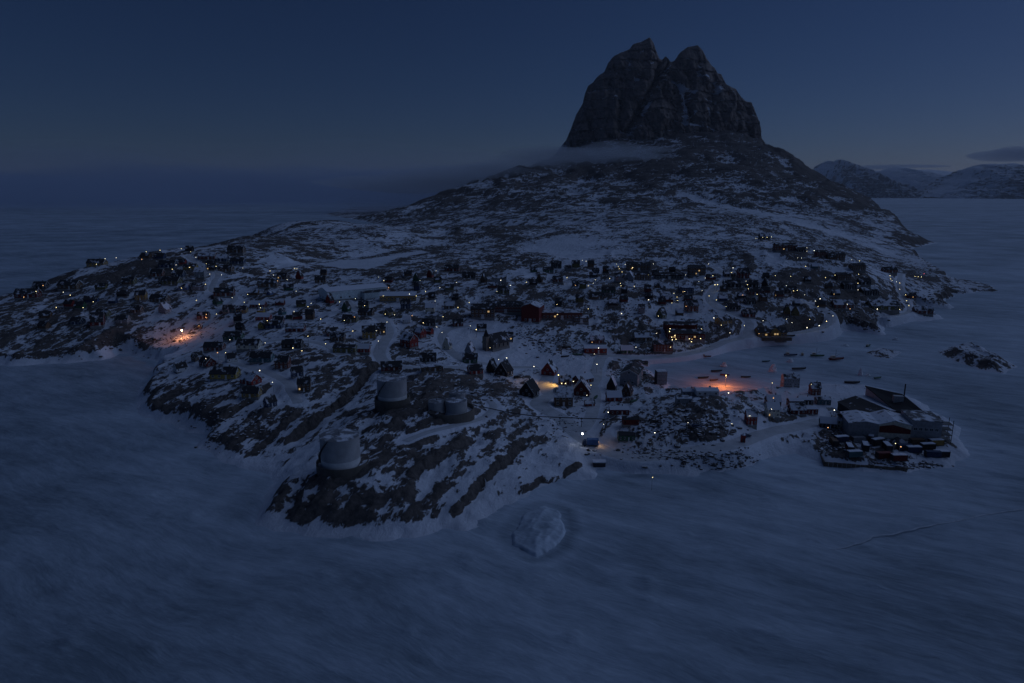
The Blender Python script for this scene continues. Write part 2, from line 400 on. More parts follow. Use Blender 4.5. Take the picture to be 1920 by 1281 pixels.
class Patch:
    def __init__(self, x0, x1, y0, y1, st):
        self.x, self.y, self.st = np.arange(x0, x1 + st, st), np.arange(y0, y1 + st, st), st
        X, Y = np.meshgrid(self.x, self.y)
        h, r = height(X.ravel(), Y.ravel())
        self.h, self.r = h.reshape(X.shape), r.reshape(X.shape)
        gy, gx = np.gradient(self.h, st)
        slope = np.hypot(gx, gy)
        self.r = self.r + np.clip((slope - 0.40) * 0.6, -0.14, 0.28) * smooth(0.0, 0.3, self.r)
        self.X, self.Y = X, Y

    def sample(self, x, y):
        fx, fy = (x - self.x[0]) / self.st, (y - self.y[0]) / self.st
        i = np.clip(np.floor(fx).astype(int), 0, len(self.x) - 2)
        j = np.clip(np.floor(fy).astype(int), 0, len(self.y) - 2)
        fx, fy = np.clip(fx - i, 0, 1), np.clip(fy - j, 0, 1)
        h = self.h
        return (h[j, i] * (1 - fx) + h[j, i + 1] * fx) * (1 - fy) + (h[j + 1, i] * (1 - fx) + h[j + 1, i + 1] * fx) * fy

patches = [Patch(-480, 480, 186, 520, 1.3), Patch(-640, 900, 514, 1260, 2.6), Patch(-1700, 2700, 1230, 7700, 13.0)]

def ground(x, y):
    x, y = np.atleast_1d(np.asarray(x, float)), np.atleast_1d(np.asarray(y, float))
    return np.where(y < 518, patches[0].sample(x, y), np.where(y < 1252, patches[1].sample(x, y), patches[2].sample(x, y)))

_ys = np.arange(188, 1255, 1.0)
def trace(u, v, lift=0.0):
    """where the sight line (u, v) meets the ground raised by lift"""
    dx, dy, dz = ray(u, v)
    t = _ys / dy
    x, z = dx * t, CAM_H + dz * t
    h = np.maximum(ground(x, _ys), 0) + lift
    k = int(np.argmax(z < h))
    if not z[k] < h[k]:
        gap = z - h
        k = int(np.argmin(gap))                       # the line passes over a crest: take the crest
    return float(x[k]), float(_ys[k]), float(max(ground(x[k], _ys[k])[0], 0.0))

# ------------------------------------------------------------------ materials
def new_mat(name):
    m = bpy.data.materials.new(name)
    m.use_nodes = True
    n = m.node_tree.nodes
    n.clear()
    out = n.new('ShaderNodeOutputMaterial')
    b = n.new('ShaderNodeBsdfPrincipled')
    m.node_tree.links.new(b.outputs[0], out.inputs['Surface'])
    b.inputs['Roughness'].default_value = 0.8
    b.inputs['Specular IOR Level'].default_value = 0.25
    return m, n, m.node_tree.links, b, out

def node_noise(n, l, coord, scale, detail=4, rough=0.55, sc3=None, rot=(0, 0, 0)):
    t = n.new('ShaderNodeTexNoise')
    t.inputs['Scale'].default_value = scale
    t.inputs['Detail'].default_value = detail
    t.inputs['Roughness'].default_value = rough
    if sc3 is not None:
        if any(rot):
            m0 = n.new('ShaderNodeMapping')
            m0.inputs['Rotation'].default_value = rot
            l.new(coord, m0.inputs['Vector'])
            coord = m0.outputs[0]
        mp = n.new('ShaderNodeMapping')
        mp.inputs['Scale'].default_value = sc3
        l.new(coord, mp.inputs['Vector'])
        coord = mp.outputs[0]
    l.new(coord, t.inputs['Vector'])
    return t.outputs['Fac']

def node_math(n, l, op, a, b=None, c=None, clamp=False):
    m = n.new('ShaderNodeMath')
    m.operation = op
    m.use_clamp = clamp
    for i, v in enumerate((a, b, c)):
        if v is None:
            continue
        if isinstance(v, (int, float)):
            m.inputs[i].default_value = v
        else:
            l.new(v, m.inputs[i])
    return m.outputs[0]

def node_ramp(n, l, fac, stops):
    r = n.new('ShaderNodeValToRGB')
    e = r.color_ramp.elements
    while len(e) < len(stops):
        e.new(0.5)
    for k, (p, c) in zip(e, stops):
        k.position = p
        k.color = (*c, 1) if len(c) == 3 else c
    l.new(fac, r.inputs[0])
    return r.outputs[0]

def node_mix(n, l, fac, a, b):
    m = n.new('ShaderNodeMix')
    m.data_type = 'RGBA'
    for sock, v in ((m.inputs[0], fac), (m.inputs[6], a), (m.inputs[7], b)):
        if isinstance(v, (int, float)):
            sock.default_value = v
        elif isinstance(v, tuple):
            sock.default_value = (*v, 1)
        else:
            l.new(v, sock)
    return m.outputs[2]

SNOW_A, SNOW_B = (0.78, 0.80, 0.86), (0.62, 0.645, 0.70)
def terrain_material(name, attr, fine_scale, coarse_scale, bump_d, sharp=7.0, rock_a=(0.066, 0.060, 0.058), rock_b=(0.16, 0.138, 0.128)):
    m, n, l, b, out = new_mat(name)
    geo = n.new('ShaderNodeNewGeometry').outputs['Position']
    at = n.new('ShaderNodeAttribute')
    at.attribute_name = attr
    wv = n.new('ShaderNodeTexNoise')
    wv.inputs['Scale'].default_value = coarse_scale * 1.5
    wv.inputs['Detail'].default_value = 3
    l.new(geo, wv.inputs['Vector'])
    off = n.new('ShaderNodeVectorMath')
    off.operation = 'MULTIPLY_ADD'
    l.new(wv.outputs['Color'], off.inputs[0])
    off.inputs[1].default_value = (1.2 / fine_scale,) * 3
    l.new(geo, off.inputs[2])
    wpos = off.outputs[0]
    f1 = node_noise(n, l, wpos, fine_scale, 9, 0.66, (1, 0.42, 1), (0, 0, STRIKE))
    f2 = node_noise(n, l, geo, coarse_scale, 6, 0.6)
    f3 = node_noise(n, l, wpos, fine_scale * 3.6, 6, 0.6, (1, 0.35, 0.6), (0, 0, STRIKE))
    s = node_math(n, l, 'ADD', at.outputs['Fac'], node_math(n, l, 'MULTIPLY', node_math(n, l, 'SUBTRACT', f1, 0.5), 1.9))
    s = node_math(n, l, 'ADD', s, node_math(n, l, 'MULTIPLY', node_math(n, l, 'SUBTRACT', f2, 0.5), 0.7))
    s = node_math(n, l, 'ADD', s, node_math(n, l, 'MULTIPLY', node_math(n, l, 'SUBTRACT', f3, 0.5), 1.15))
    mask = node_math(n, l, 'MULTIPLY_ADD', node_math(n, l, 'SUBTRACT', s, 0.5), sharp, 0.5, clamp=True)
    rock = node_ramp(n, l, node_noise(n, l, geo, fine_scale * 2.3, 5), [(0.3, rock_a), (0.7, rock_b)])
    snow = node_ramp(n, l, node_noise(n, l, geo, coarse_scale * 0.4, 5), [(0.35, SNOW_B), (0.65, SNOW_A)])
    l.new(node_mix(n, l, mask, snow, rock), b.inputs['Base Color'])
    bu = n.new('ShaderNodeBump')
    bu.inputs['Strength'].default_value = 0.9
    bu.inputs['Distance'].default_value = bump_d
    l.new(node_math(n, l, 'ADD', node_math(n, l, 'MULTIPLY', f1, 0.8), node_math(n, l, 'MULTIPLY', mask, 0.25)), bu.inputs['Height'])
    l.new(bu.outputs[0], b.inputs['Normal'])
    b.inputs['Roughness'].default_value = 0.9
    b.inputs['Specular IOR Level'].default_value = 0.1
    return m

M_NEAR = terrain_material('snowy_rock_near', 'rock', 0.24, 0.06, 1.6, 8.0)
M_MID = terrain_material('snowy_rock_middle', 'rock', 0.23, 0.04, 2.2, 8.0)
M_FAR = terrain_material('snowy_rock_far', 'rock', 0.055, 0.014, 9.0, 6.0)

def mesh_obj(name, verts, faces, mats, smooth_shade=False, attr=None, parent=None, mat_index=None):
    me = bpy.data.meshes.new(name)
    if isinstance(verts, np.ndarray):
        nv = len(verts)
        me.vertices.add(nv)
        me.vertices.foreach_set('co', verts.astype(np.float32).ravel())
        faces = np.asarray(faces, np.int32)
        k = faces.shape[1]
        me.loops.add(faces.size)
        me.loops.foreach_set('vertex_index', faces.ravel())
        me.polygons.add(len(faces))
        me.polygons.foreach_set('loop_start', np.arange(0, faces.size, k, dtype=np.int32))
        me.polygons.foreach_set('loop_total', np.full(len(faces), k, np.int32))
        if mat_index is not None:
            me.polygons.foreach_set('material_index', mat_index.astype(np.int32))
        me.update(calc_edges=True)
    else:
        me.from_pydata(verts, [], faces)
    for mt in mats:
        me.materials.append(mt)
    if attr is not None:
        for an, av in attr.items():
            a = me.attributes.new(an, 'FLOAT', 'POINT')
            a.data.foreach_set('value', av.astype(np.float32).ravel())
    if smooth_shade:
        me.polygons.foreach_set('use_smooth', np.ones(len(me.polygons), bool))
    o = bpy.data.objects.new(name, me)
    col.objects.link(o)
    if parent:
        o.parent = parent
    return o

def grid_faces(nx, ny, off=0):
    i = np.arange((ny - 1) * nx).reshape(ny - 1, nx)[:, :-1].ravel()
    return np.stack([i, i + 1, i + nx + 1, i + nx], 1) + off

def put(o, label=None, cat=None, group=None, kind=None):
    if label:
        o['label'] = label
    if cat:
        o['category'] = cat
    if group:
        o['group'] = group
    if kind:
        o['kind'] = kind
    return o

# ------------------------------------------------------------------ ground sheets
V, F, A, MI, off = [], [], [], [], 0
for pi, P in enumerate(patches):
    z = P.h.copy()
    if pi == 1:
        z[P.Y < 519] -= 1.5
    if pi == 2:
        z[P.Y < 1255] -= 6
    f = grid_faces(len(P.x), len(P.y), 0)
    keep = z.ravel()[f].max(1) > -0.9
    V.append(np.stack([P.X.ravel(), P.Y.ravel(), z.ravel()], 1))
    F.append(f[keep] + off)
    A.append(P.r.ravel())
    MI.append(np.full(int(keep.sum()), pi))
    off += P.X.size
terrain = mesh_obj('terrain', np.concatenate(V), np.concatenate(F), [M_NEAR, M_MID, M_FAR], True, {'rock': np.concatenate(A)}, mat_index=np.concatenate(MI))
put(terrain, 'snow patched bare rock of the island rising from the frozen sea', kind='structure')

# frozen sea: one sheet to the horizon
def spaced(lo, hi, fine_lo, fine_hi, st, grow):
    a = list(np.arange(fine_lo, fine_hi + st, st))
    s = st
    while a[-1] < hi:
        s *= grow
        a.append(a[-1] + s)
    s = st
    while a[0] > lo:
        s *= grow
        a.insert(0, a[0] - s)
    return np.array(a)
sx, sy = spaced(-60000, 60000, -330, 330, 2.0, 1.11), spaced(-3000, 62000, 110, 470, 1.5, 1.10)
SX, SY = np.meshgrid(sx, sy)
drift = R(30)
ca, sa = SX * math.cos(drift) - SY * math.sin(drift), SX * math.sin(drift) + SY * math.cos(drift)
ds = (fbm(SX / 160, SY / 160, 3, 3) - .5) * 30
rz = (ridged((ca + ds) / 46, (sa + ds) / 9, 4, 12) - .6) * 0.75 + (fbm(SX / 70, SY / 70, 3, 19) - .5) * 0.8
rz = rz * np.where((np.abs(SX) < 600) & (SY < 900), 1, 0)
hum = smooth(0.72, 0.85, fbm((ca) / 9, (sa) / 5, 3, 88)) * 0.7 * np.where((np.abs(SX) < 420) & (SY < 420), 1, 0)
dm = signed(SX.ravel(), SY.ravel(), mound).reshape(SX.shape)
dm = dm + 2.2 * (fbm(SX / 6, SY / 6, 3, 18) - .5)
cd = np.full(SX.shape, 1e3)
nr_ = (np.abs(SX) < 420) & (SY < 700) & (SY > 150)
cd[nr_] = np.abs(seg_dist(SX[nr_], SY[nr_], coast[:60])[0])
ice_tone = 0.13 * np.exp(-cd / 11.0) + np.where(dm > -9, 0.06 * smooth(-1, 2, dm) - 0.11 * np.exp(-((dm + 2.4) / 1.6) ** 2) * smooth(-14, 10, SX - mound[0][0] - (SY - mound[0][1]) * .3) + 0.06 * np.exp(-((dm + 6.5) / 1.6) ** 2), 0)  # snow along the shore and on the mound; darker ring strongest at its right
for u_, v_, a_, b2_, k_ in [(330, 800, 60, 26, -.10), (420, 860, 60, 30, -.13), (470, 930, 36, 40, -.12), (250, 740, 60, 26, -.08), (1200, 893, 60, 5, -.22), (150, 900, 60, 60, -.05), (1020, 930, 70, 16, .10), (1440, 880, 80, 20, .08), (1300, 1000, 260, 60, .05), (700, 1020, 160, 9, -.07)]:  # paler and darker ice patches, with a dark band off the headland foot
    x_, y_ = at_z(u_, v_)
    y2_ = at_z(u_, v_ - b2_)[1]
    ice_tone = ice_tone + k_ * np.exp(-(((SX - x_) / (a_ * y_ / FPX)) ** 2 + ((SY - y_) / (y2_ - y_)) ** 2))
m, n, l, b, out = new_mat('sea_ice')
geo = n.new('ShaderNodeNewGeometry').outputs['Position']
rotv = (0, 0, drift)
wv = n.new('ShaderNodeTexNoise')
wv.inputs['Scale'].default_value = 0.012
wv.inputs['Detail'].default_value = 3
l.new(geo, wv.inputs['Vector'])
off = n.new('ShaderNodeVectorMath')
off.operation = 'MULTIPLY_ADD'
l.new(wv.outputs['Color'], off.inputs[0])
off.inputs[1].default_value = (26, 26, 0)
l.new(geo, off.inputs[2])
pos = off.outputs[0]
big = node_noise(n, l, geo, 0.010, 6, 0.6)
streak = node_noise(n, l, pos, 0.11, 8, 0.62, (0.27, 1.0, 1), rotv)
streak2 = node_noise(n, l, pos, 0.5, 6, 0.62, (0.3, 1.0, 1), rotv)
wide = node_noise(n, l, geo, 0.0011, 6, 0.6, (0.45, 1, 1))
mixv = node_math(n, l, 'ADD', node_math(n, l, 'MULTIPLY', streak, 0.40), node_math(n, l, 'MULTIPLY', big, 0.64))
mixv = node_math(n, l, 'ADD', mixv, node_math(n, l, 'MULTIPLY', node_math(n, l, 'SUBTRACT', wide, 0.5), 0.45))
mixv = node_math(n, l, 'ADD', mixv, node_math(n, l, 'MULTIPLY', node_math(n, l, 'SUBTRACT', streak2, 0.5), 0.24))
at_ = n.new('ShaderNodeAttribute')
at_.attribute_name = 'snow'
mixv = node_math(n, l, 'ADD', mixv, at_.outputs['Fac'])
fleck = node_noise(n, l, pos, 1.3, 7, 0.65, (0.3, 1.0, 1), rotv)
fl_ = node_math(n, l, 'MULTIPLY_ADD', node_math(n, l, 'SUBTRACT', fleck, 0.56), 9.0, 0.0, clamp=True)
mixv = node_math(n, l, 'ADD', mixv, node_math(n, l, 'MULTIPLY', fl_, 0.05))
colr = node_ramp(n, l, mixv, [(0.36, (0.215, 0.265, 0.31)), (0.49, (0.35, 0.415, 0.485)), (0.66, (0.54, 0.615, 0.70))])
l.new(colr, b.inputs['Base Color'])
b.inputs['Roughness'].default_value = 0.75
b.inputs['Specular IOR Level'].default_value = 0.15
bu = n.new('ShaderNodeBump')
bu.inputs['Strength'].default_value = 0.8
bu.inputs['Distance'].default_value = 0.7
l.new(node_math(n, l, 'ADD', streak, node_math(n, l, 'MULTIPLY', streak2, 0.45)), bu.inputs['Height'])
l.new(bu.outputs[0], b.inputs['Normal'])
M_ICE = m
ice = mesh_obj('sea_ice', np.stack([SX.ravel(), SY.ravel(), (rz + hum).ravel()], 1), grid_faces(len(sx), len(sy)), [M_ICE], True, {'snow': ice_tone})
put(ice, 'wind streaked frozen sea under thin snow', kind='structure')

mx, my = np.array(mound)[:, 0], np.array(mound)[:, 1]
GX, GY = np.meshgrid(np.arange(mx.min() - 3, mx.max() + 3, .45), np.arange(my.min() - 3, my.max() + 3, .45))
dq = signed(GX.ravel(), GY.ravel(), mound).reshape(GX.shape) + 3.0 * (fbm(GX / 5, GY / 5, 4, 18) - .5)
rg = ridged((GX - GY * .45) / 7, (GY + GX * .4) / 14, 4, 8)
gz_ = -0.3 + 1.15 * smooth(-.5, .9, dq) + smooth(.8, 6.5, dq) * (0.35 + 1.5 * rg ** 2) + (fbm(GX / 1.6, GY / 1.6, 3, 44) - .5) * .35
fq = grid_faces(GX.shape[1], GX.shape[0])
fq = fq[(dq.ravel()[fq] > -.7).all(1)]
im = mesh_obj('ice_mound', np.stack([GX.ravel(), GY.ravel(), gz_.ravel()], 1), fq, [M_ICE], True, {'snow': 0.11 + (rg - .6) * .35})
put(im, 'low snowy ice mound with ridged top just off the tank headland', kind='structure')

# roads: packed snow strips laid on their beds
m, n, l, b, out = new_mat('packed_snow')
geo = n.new('ShaderNodeNewGeometry').outputs['Position']
l.new(node_ramp(n, l, node_noise(n, l, geo, 0.22, 5, 0.6), [(0.3, (0.44, 0.45, 0.47)), (0.7, (0.60, 0.61, 0.64))]), b.inputs['Base Color'])
bu = n.new('ShaderNodeBump')
bu.inputs['Distance'].default_value = 0.15
l.new(node_noise(n, l, geo, 1.2, 4), bu.inputs['Height'])
l.new(bu.outputs[0], b.inputs['Normal'])
M_ROAD = m
for name, D, hw in roads:
    T = np.gradient(D[:, :2], axis=0)
    T /= np.linalg.norm(T, axis=1)[:, None] + 1e-9
    N = np.stack([-T[:, 1], T[:, 0]], 1)
    vs, cols = [], (-1, -0.5, 0, 0.5, 1)
    edge = 1 + 0.18 * (np.array([vnoise(np.array([i * 0.35]), np.array([3.3]), 4)[0] for i in range(len(D))]) - .5)
    for k in cols:
        P = D[:, :2] + N * (k * hw * edge)[:, None]
        g = ground(P[:, 0], P[:, 1])
        vs.append(np.stack([P[:, 0], P[:, 1], np.maximum(g, D[:, 2] - .5) + (0.16 if abs(k) < 1 else 0.02)], 1))
    vs = np.stack(vs, 1).reshape(-1, 3)
    o = mesh_obj(name, vs, grid_faces(5, len(D)), [M_ROAD], True)
    put(o, kind='structure')

# ------------------------------------------------------------------ mountains
def mountain(name, sil, d, depth, z0, nx, nt, rough, mat, seed, grooves=(), back=1.0, snow_fn=None, jag=0.2):
    """a massif whose skyline passes through the outline sil, built as real rock faces in front and behind"""
    S = np.array([(at_d(u, v, d)[0], at_d(u, v, d)[2]) for u, v in sil])
    xs = np.linspace(S[0, 0], S[-1, 0], nx)
    tops = np.interp(xs, S[:, 0], S[:, 1])
    w = (xs - xs[0]) / (xs[-1] - xs[0])
    dep = depth * (0.32 + 0.68 * np.sin(np.pi * np.clip(w, 0, 1)) ** 0.7)
    t = np.concatenate([np.linspace(0, 1, nt), np.linspace(1, 0, nt // 2)[1:]])
    side = np.concatenate([-np.ones(nt), np.ones(nt // 2 - 1)])
    Tt, Xx = np.meshgrid(t, xs, indexing='ij')
    Sd = np.broadcast_to(side[:, None], Tt.shape)
    Z = z0 + (tops[None, :] - z0) * Tt
    prof = (1 - Tt ** 1.7) ** 0.75
    Y = d + Sd * dep[None, :] * prof * np.where(Sd > 0, back, 1.0)
    H = (tops.max() - z0)
    q = q_ = H / 12.0
    # buttresses, planar flakes, ledges
    tops_j = tops + (ridged(xs / (q_ * 2.4), xs * 0 + 3.1, 4, seed + 2) - .6) * rough * jag
    Z = z0 + (tops_j[None, :] - z0) * Tt
    facet = np.abs(((fbm(Xx / (q * 3.2), Z / (q * 6.5), 3, seed) * 5.0) % 1.0) - 0.5)
    butt = ridged((Xx + Z * 0.18) / (q * 2.4), Z / (q * 9), 4, seed + 5)
    small = ridged(Xx / (q * .7), Z / (q * 1.6), 4, seed + 9)
    ledge = fbm(Xx / (q * 5), Z / (q * .55), 3, seed + 13)
    fade = smooth(1.0, 0.90, Tt)
    crack = ridged((Xx + Z * .35) / (q * .9), (Z - Xx * .25) / (q * 2.2), 5, seed + 17) ** 3
    step = (Z + 26 * fbm(Xx / (q * 1.5), Z / (q * 4), 3, seed + 33) * q / 40) / (q * 0.8)
    step = (step - np.floor(step)) ** 3
    disp = (facet * 1.3 + (butt - .6) * 1.5 + (small - .6) * 0.7 + (ledge - .5) * 0.6 - crack * 0.9 - step * 0.28) * rough
    for (gu0, gv0), (gu1, gv1), gw, gd in grooves:
        a, c = at_d(gu0, gv0, d), at_d(gu1, gv1, d)
        dd, _ = seg_dist(Xx.ravel(), Z.ravel(), [(a[0], a[2]), (c[0], c[2])])
        disp = disp - gd * np.exp(-(dd.reshape(Xx.shape) / gw) ** 2)
    Y = Y - np.where(Sd < 0, 1, -1) * disp * (0.15 + 0.85 * fade)
    Xx = Xx + (fbm(Z / (q * 1.1), Y / (q * 3), 3, seed + 21) - .5) * rough * 0.35 * fade
    Zc = Z + (fbm(Xx / (q * 1.3), Y / (q * 1.3), 3, seed + 27) - .5) * rough * 0.25 * fade
    nr = len(t)
    f = grid_faces(nx, nr)
    verts = np.stack([Xx.ravel(), Y.ravel(), Zc.ravel()], 1)
    # snow lies where the rock leans back
    gy, gz = np.gradient(Y, axis=0), np.gradient(Zc, axis=0)
    lean = np.abs(gy) / (np.abs(gy) + np.abs(gz) + 1e-6)
    rk = 1.0 - (lean - 0.40) * 1.5 - (step > .55) * 0.10
    if snow_fn is not None:
        rk = snow_fn(Xx, Zc, rk, Tt)
    o = mesh_obj(name, verts, f, [mat], True, {'rock': np.clip(rk, -.5, 1.6)})
    return o

peak_sil = [(1028, 306), (1035, 297), (1048, 280), (1062, 262), (1072, 238), (1080, 215), (1092, 195), (1097, 175), (1103, 160), (1112, 154), (1121, 142), (1133, 134), (1140, 118),
            (1150, 106), (1166, 99), (1180, 93), (1187, 83), (1205, 78), (1218, 70), (1225, 80), (1230, 95), (1236, 111), (1242, 113), (1248, 106), (1253, 110), (1258, 117), (1265, 114),
            (1275, 98), (1290, 87), (1308, 84), (1318, 95), (1325, 110), (1334, 123), (1339, 126), (1345, 137), (1352, 139), (1362, 158), (1370, 163), (1380, 167), (1390, 183), (1400, 190),
            (1409, 192), (1415, 206), (1421, 230), (1422, 252), (1432, 264), (1440, 275)]
PD = 5000.0
def peak_snow(X, Z, rk, T):
    px = lambda pts: [(at_d(u, v, PD)[0], at_d(u, v, PD)[2]) for u, v in pts]
    rk = rk + 0.12
    for line, wdt, amt in [([(1268, 162), (1272, 178), (1274, 205), (1272, 236)], 15, 1.0), ([(1256, 158), (1276, 172), (1292, 178)], 9, .8), ([(1302, 142), (1318, 150), (1345, 168), (1336, 178)], 14, .8),
                           ([(1310, 188), (1332, 198)], 7, .7), ([(1316, 208), (1320, 222)], 8, .8), ([(1196, 222), (1204, 206)], 9, .75), ([(1183, 152), (1190, 156)], 7, .8), ([(1146, 184), (1155, 190)], 8, .6), ([(1112, 196), (1120, 200)], 8, .6),
                           ([(1290, 216), (1284, 226)], 8, .7), ([(1280, 240), (1318, 244), (1330, 258)], 8, .8), ([(1340, 270), (1352, 262)], 9, .9), ([(1246, 135), (1256, 124)], 5, .6), ([(1212, 126), (1224, 122)], 4, .6)]:
        dd, _ = seg_dist(X.ravel(), Z.ravel(), px(line))
        rk = rk - amt * np.exp(-(dd.reshape(X.shape) / wdt) ** 2) * 1.1
    base = at_d(1200, 268, PD)[2]
    return rk - smooth(base + 40, base - 60, Z) * 0.4
M_PEAK = terrain_material('cliff_rock', 'rock', 0.022, 0.009, 16.0, 5.0, (0.09, 0.078, 0.073), (0.30, 0.24, 0.21))
peak = mountain('mountain', peak_sil, PD, 300, 120, 560, 380, 62, M_PEAK, 4,
                grooves=[((1250, 112), (1168, 250), 26, 130), ((1170, 130), (1150, 250), 26, 30), ((1290, 95), (1272, 236), 16, 28), ((1338, 130), (1320, 245), 18, 26), ((1380, 175), (1368, 255), 16, 34)], snow_fn=peak_snow)
put(peak, kind='structure')

m, n, l, b, out = new_mat('far_rock')
M_FARM = terrain_material('far_mountain', 'rock', 0.0035, 0.0008, 60.0, 3.0)
M_FARS = terrain_material('far_snow', 'rock', 0.003, 0.0006, 40.0, 2.0)
for sil, d, dep, rough, mt, sd, lean, jg in [
        ([(1490, 368), (1520, 340), (1536, 324), (1545, 316), (1553, 313), (1560, 309), (1566, 312), (1572, 306), (1578, 310), (1583, 313), (1590, 312), (1596, 315), (1606, 321), (1630, 338), (1660, 350), (1705, 367)], 19000, 2600, 200, M_FARM, 31, .35, 2.6),
        ([(1590, 368), (1640, 345), (1655, 323), (1664, 319), (1676, 315), (1690, 313), (1702, 318), (1722, 322), (1760, 335), (1790, 346), (1825, 367)], 23000, 3400, 200, M_FARM, 57, -.45, .5),
        ([(1745, 368), (1780, 350), (1804, 331), (1822, 315), (1832, 311), (1846, 308), (1870, 308), (1896, 307), (1908, 312), (1925, 322), (1960, 328), (2040, 340), (2150, 367)], 16000, 2600, 200, M_FARM, 73, .25, .3),
        ([(1380, 368), (1480, 345), (1560, 328), (1640, 320), (1740, 318), (1790, 323), (1860, 330), (2020, 338), (2200, 350), (2260, 367)], 34000, 5000, 100, M_FARS, 91, -.6, .05)]:
    o = mountain('mountain', sil, d, dep, -60, 200, 110, rough, mt, sd, snow_fn=lambda X, Z, rk, T, lean=lean: rk - .35 + lean, jag=jg)
    put(o, kind='structure')
bpy.data.materials.remove(m)

# sled and snowmobile tracks across the ice
m, n, l, b, out = new_mat('track_snow')
geo = n.new('ShaderNodeNewGeometry').outputs['Position']
l.new(node_ramp(n, l, node_noise(n, l, geo, 0.5, 4), [(0.35, (0.38, 0.425, 0.475)), (0.65, (0.52, 0.57, 0.63))]), b.inputs['Base Color'])
M_TRACK = m
for px in ([(1560, 1030), (1640, 1008), (1740, 985), (1920, 955)],):
    P = np.array([at_z(u, v) for u, v in px])
    t_ = np.linspace(0, len(P) - 1, 140)
    C = np.stack([np.interp(t_, np.arange(len(P)), P[:, k_]) for k_ in (0, 1)], 1)
    for _ in range(60):
        C[1:-1] = (C[:-2] + 2 * C[1:-1] + C[2:]) / 4
    C += (np.stack([fbm(t_ * 3, t_ * 0 + 1, 3, 5), fbm(t_ * 3, t_ * 0 + 9, 3, 6)], 1) - .5) * 2.5
    T = np.gradient(C, axis=0)
    T /= np.linalg.norm(T, axis=1)[:, None]
    N = np.stack([-T[:, 1], T[:, 0]], 1)
    zi = lambda Q: np.array([ (lambda i, j: max((rz + hum)[j:j + 2, i:i + 2].max(), 0) )(max(0, np.searchsorted(sx, a) - 1), max(0, np.searchsorted(sy, b2) - 1)) for a, b2 in Q])
    vs = np.stack([np.concatenate([C + N * .35, zi(C)[:, None] + .03], 1), np.concatenate([C - N * .35, zi(C)[:, None] + .03], 1)], 1).reshape(-1, 3)
    put(mesh_obj('sled_track', vs, grid_faces(2, len(C)), [M_TRACK], True), kind='structure')

# ------------------------------------------------------------------ building kit
random.seed(7)
rnd = random.Random(11)
_paint = {}
def paint(name, c, rough=0.75, grain=1.0, metal=0.0):
    if name in _paint:
        return _paint[name]
    m, n, l, b, out = new_mat(name)
    tc = n.new('ShaderNodeTexCoord').outputs['Object']
    f = node_noise(n, l, tc, 0.9 * grain, 5, 0.6)
    lo, hi = tuple(v * 0.72 for v in c), tuple(min(1, v * 1.22) for v in c)
    l.new(node_ramp(n, l, f, [(0.3, lo), (0.7, hi)]), b.inputs['Base Color'])
    b.inputs['Roughness'].default_value = rough
    b.inputs['Metallic'].default_value = metal
    _paint[name] = m
    return m

def snow_roof(name, c, amount):
    if name in _paint:
        return _paint[name]
    m, n, l, b, out = new_mat(name)
    geo = n.new('ShaderNodeNewGeometry').outputs['Position']
    f = node_noise(n, l, geo, 0.28, 5, 0.6)
    k = node_math(n, l, 'MULTIPLY_ADD', node_math(n, l, 'ADD', f, amount - 1.0), 9.0, 0.5, clamp=True)
    l.new(node_mix(n, l, k, c, (0.72, 0.74, 0.80)), b.inputs['Base Color'])
    b.inputs['Roughness'].default_value = 0.85
    _paint[name] = m
    return m

def glow(name, c, strength):
    if name in _paint:
        return _paint[name]
    m = bpy.data.materials.new(name)
    m.use_nodes = True
    n = m.node_tree.nodes
    n.clear()
    out, e = n.new('ShaderNodeOutputMaterial'), n.new('ShaderNodeEmission')
    e.inputs[0].default_value = (*c, 1)
    e.inputs[1].default_value = strength
    m.node_tree.links.new(e.outputs[0], out.inputs[0])
    _paint[name] = m
    return m

COLOURS = {'red': (0.20, 0.030, 0.026), 'darkred': (0.11, 0.022, 0.020), 'brown': (0.105, 0.066, 0.044), 'redbrown': (0.13, 0.050, 0.038), 'ochre': (0.24, 0.155, 0.05), 'yellow': (0.30, 0.22, 0.06),
           'olive': (0.11, 0.10, 0.045), 'green': (0.035, 0.085, 0.05), 'teal': (0.05, 0.11, 0.12), 'blue': (0.05, 0.10, 0.22), 'navy': (0.03, 0.045, 0.085), 'black': (0.025, 0.024, 0.026),
           'grey': (0.22, 0.22, 0.23), 'cream': (0.50, 0.46, 0.37), 'white': (0.68, 0.69, 0.71), 'paleblue': (0.45, 0.52, 0.60)}
WORDS = {'red': 'red', 'darkred': 'dark red', 'brown': 'brown', 'redbrown': 'reddish brown', 'ochre': 'ochre', 'yellow': 'yellow', 'olive': 'olive', 'green': 'dark green', 'teal': 'teal', 'blue': 'blue',
         'navy': 'navy', 'black': 'black', 'grey': 'grey', 'cream': 'cream', 'white': 'white', 'paleblue': 'pale blue'}
def wall_mat(c):
    return paint('paint_' + c, tuple(min(.75, q * 1.4) for q in COLOURS[c]))
M_FOUND = paint('concrete', (0.24, 0.235, 0.225))
M_TRIM = paint('white_trim', (0.66, 0.66, 0.66))
M_METAL = paint('galvanised_steel', (0.30, 0.31, 0.32), 0.5)
M_WOOD = paint('weathered_wood', (0.13, 0.10, 0.075))
M_DARK = paint('dark_steel', (0.05, 0.05, 0.055), 0.6)
M_SNOW = paint('lying_snow', (0.74, 0.76, 0.82), 0.9, 0.4)
ROOFS = [snow_roof('roof_felt', (0.042, 0.041, 0.044), 0.40), snow_roof('roof_felt_snowy', (0.042, 0.041, 0.044), 0.53), snow_roof('roof_snow', (0.04, 0.04, 0.045), 0.80)]
m, n, l, b, out = new_mat('window_glass')
b.inputs['Base Color'].default_value = (0.02, 0.025, 0.035, 1)
b.inputs['Roughness'].default_value = 0.12
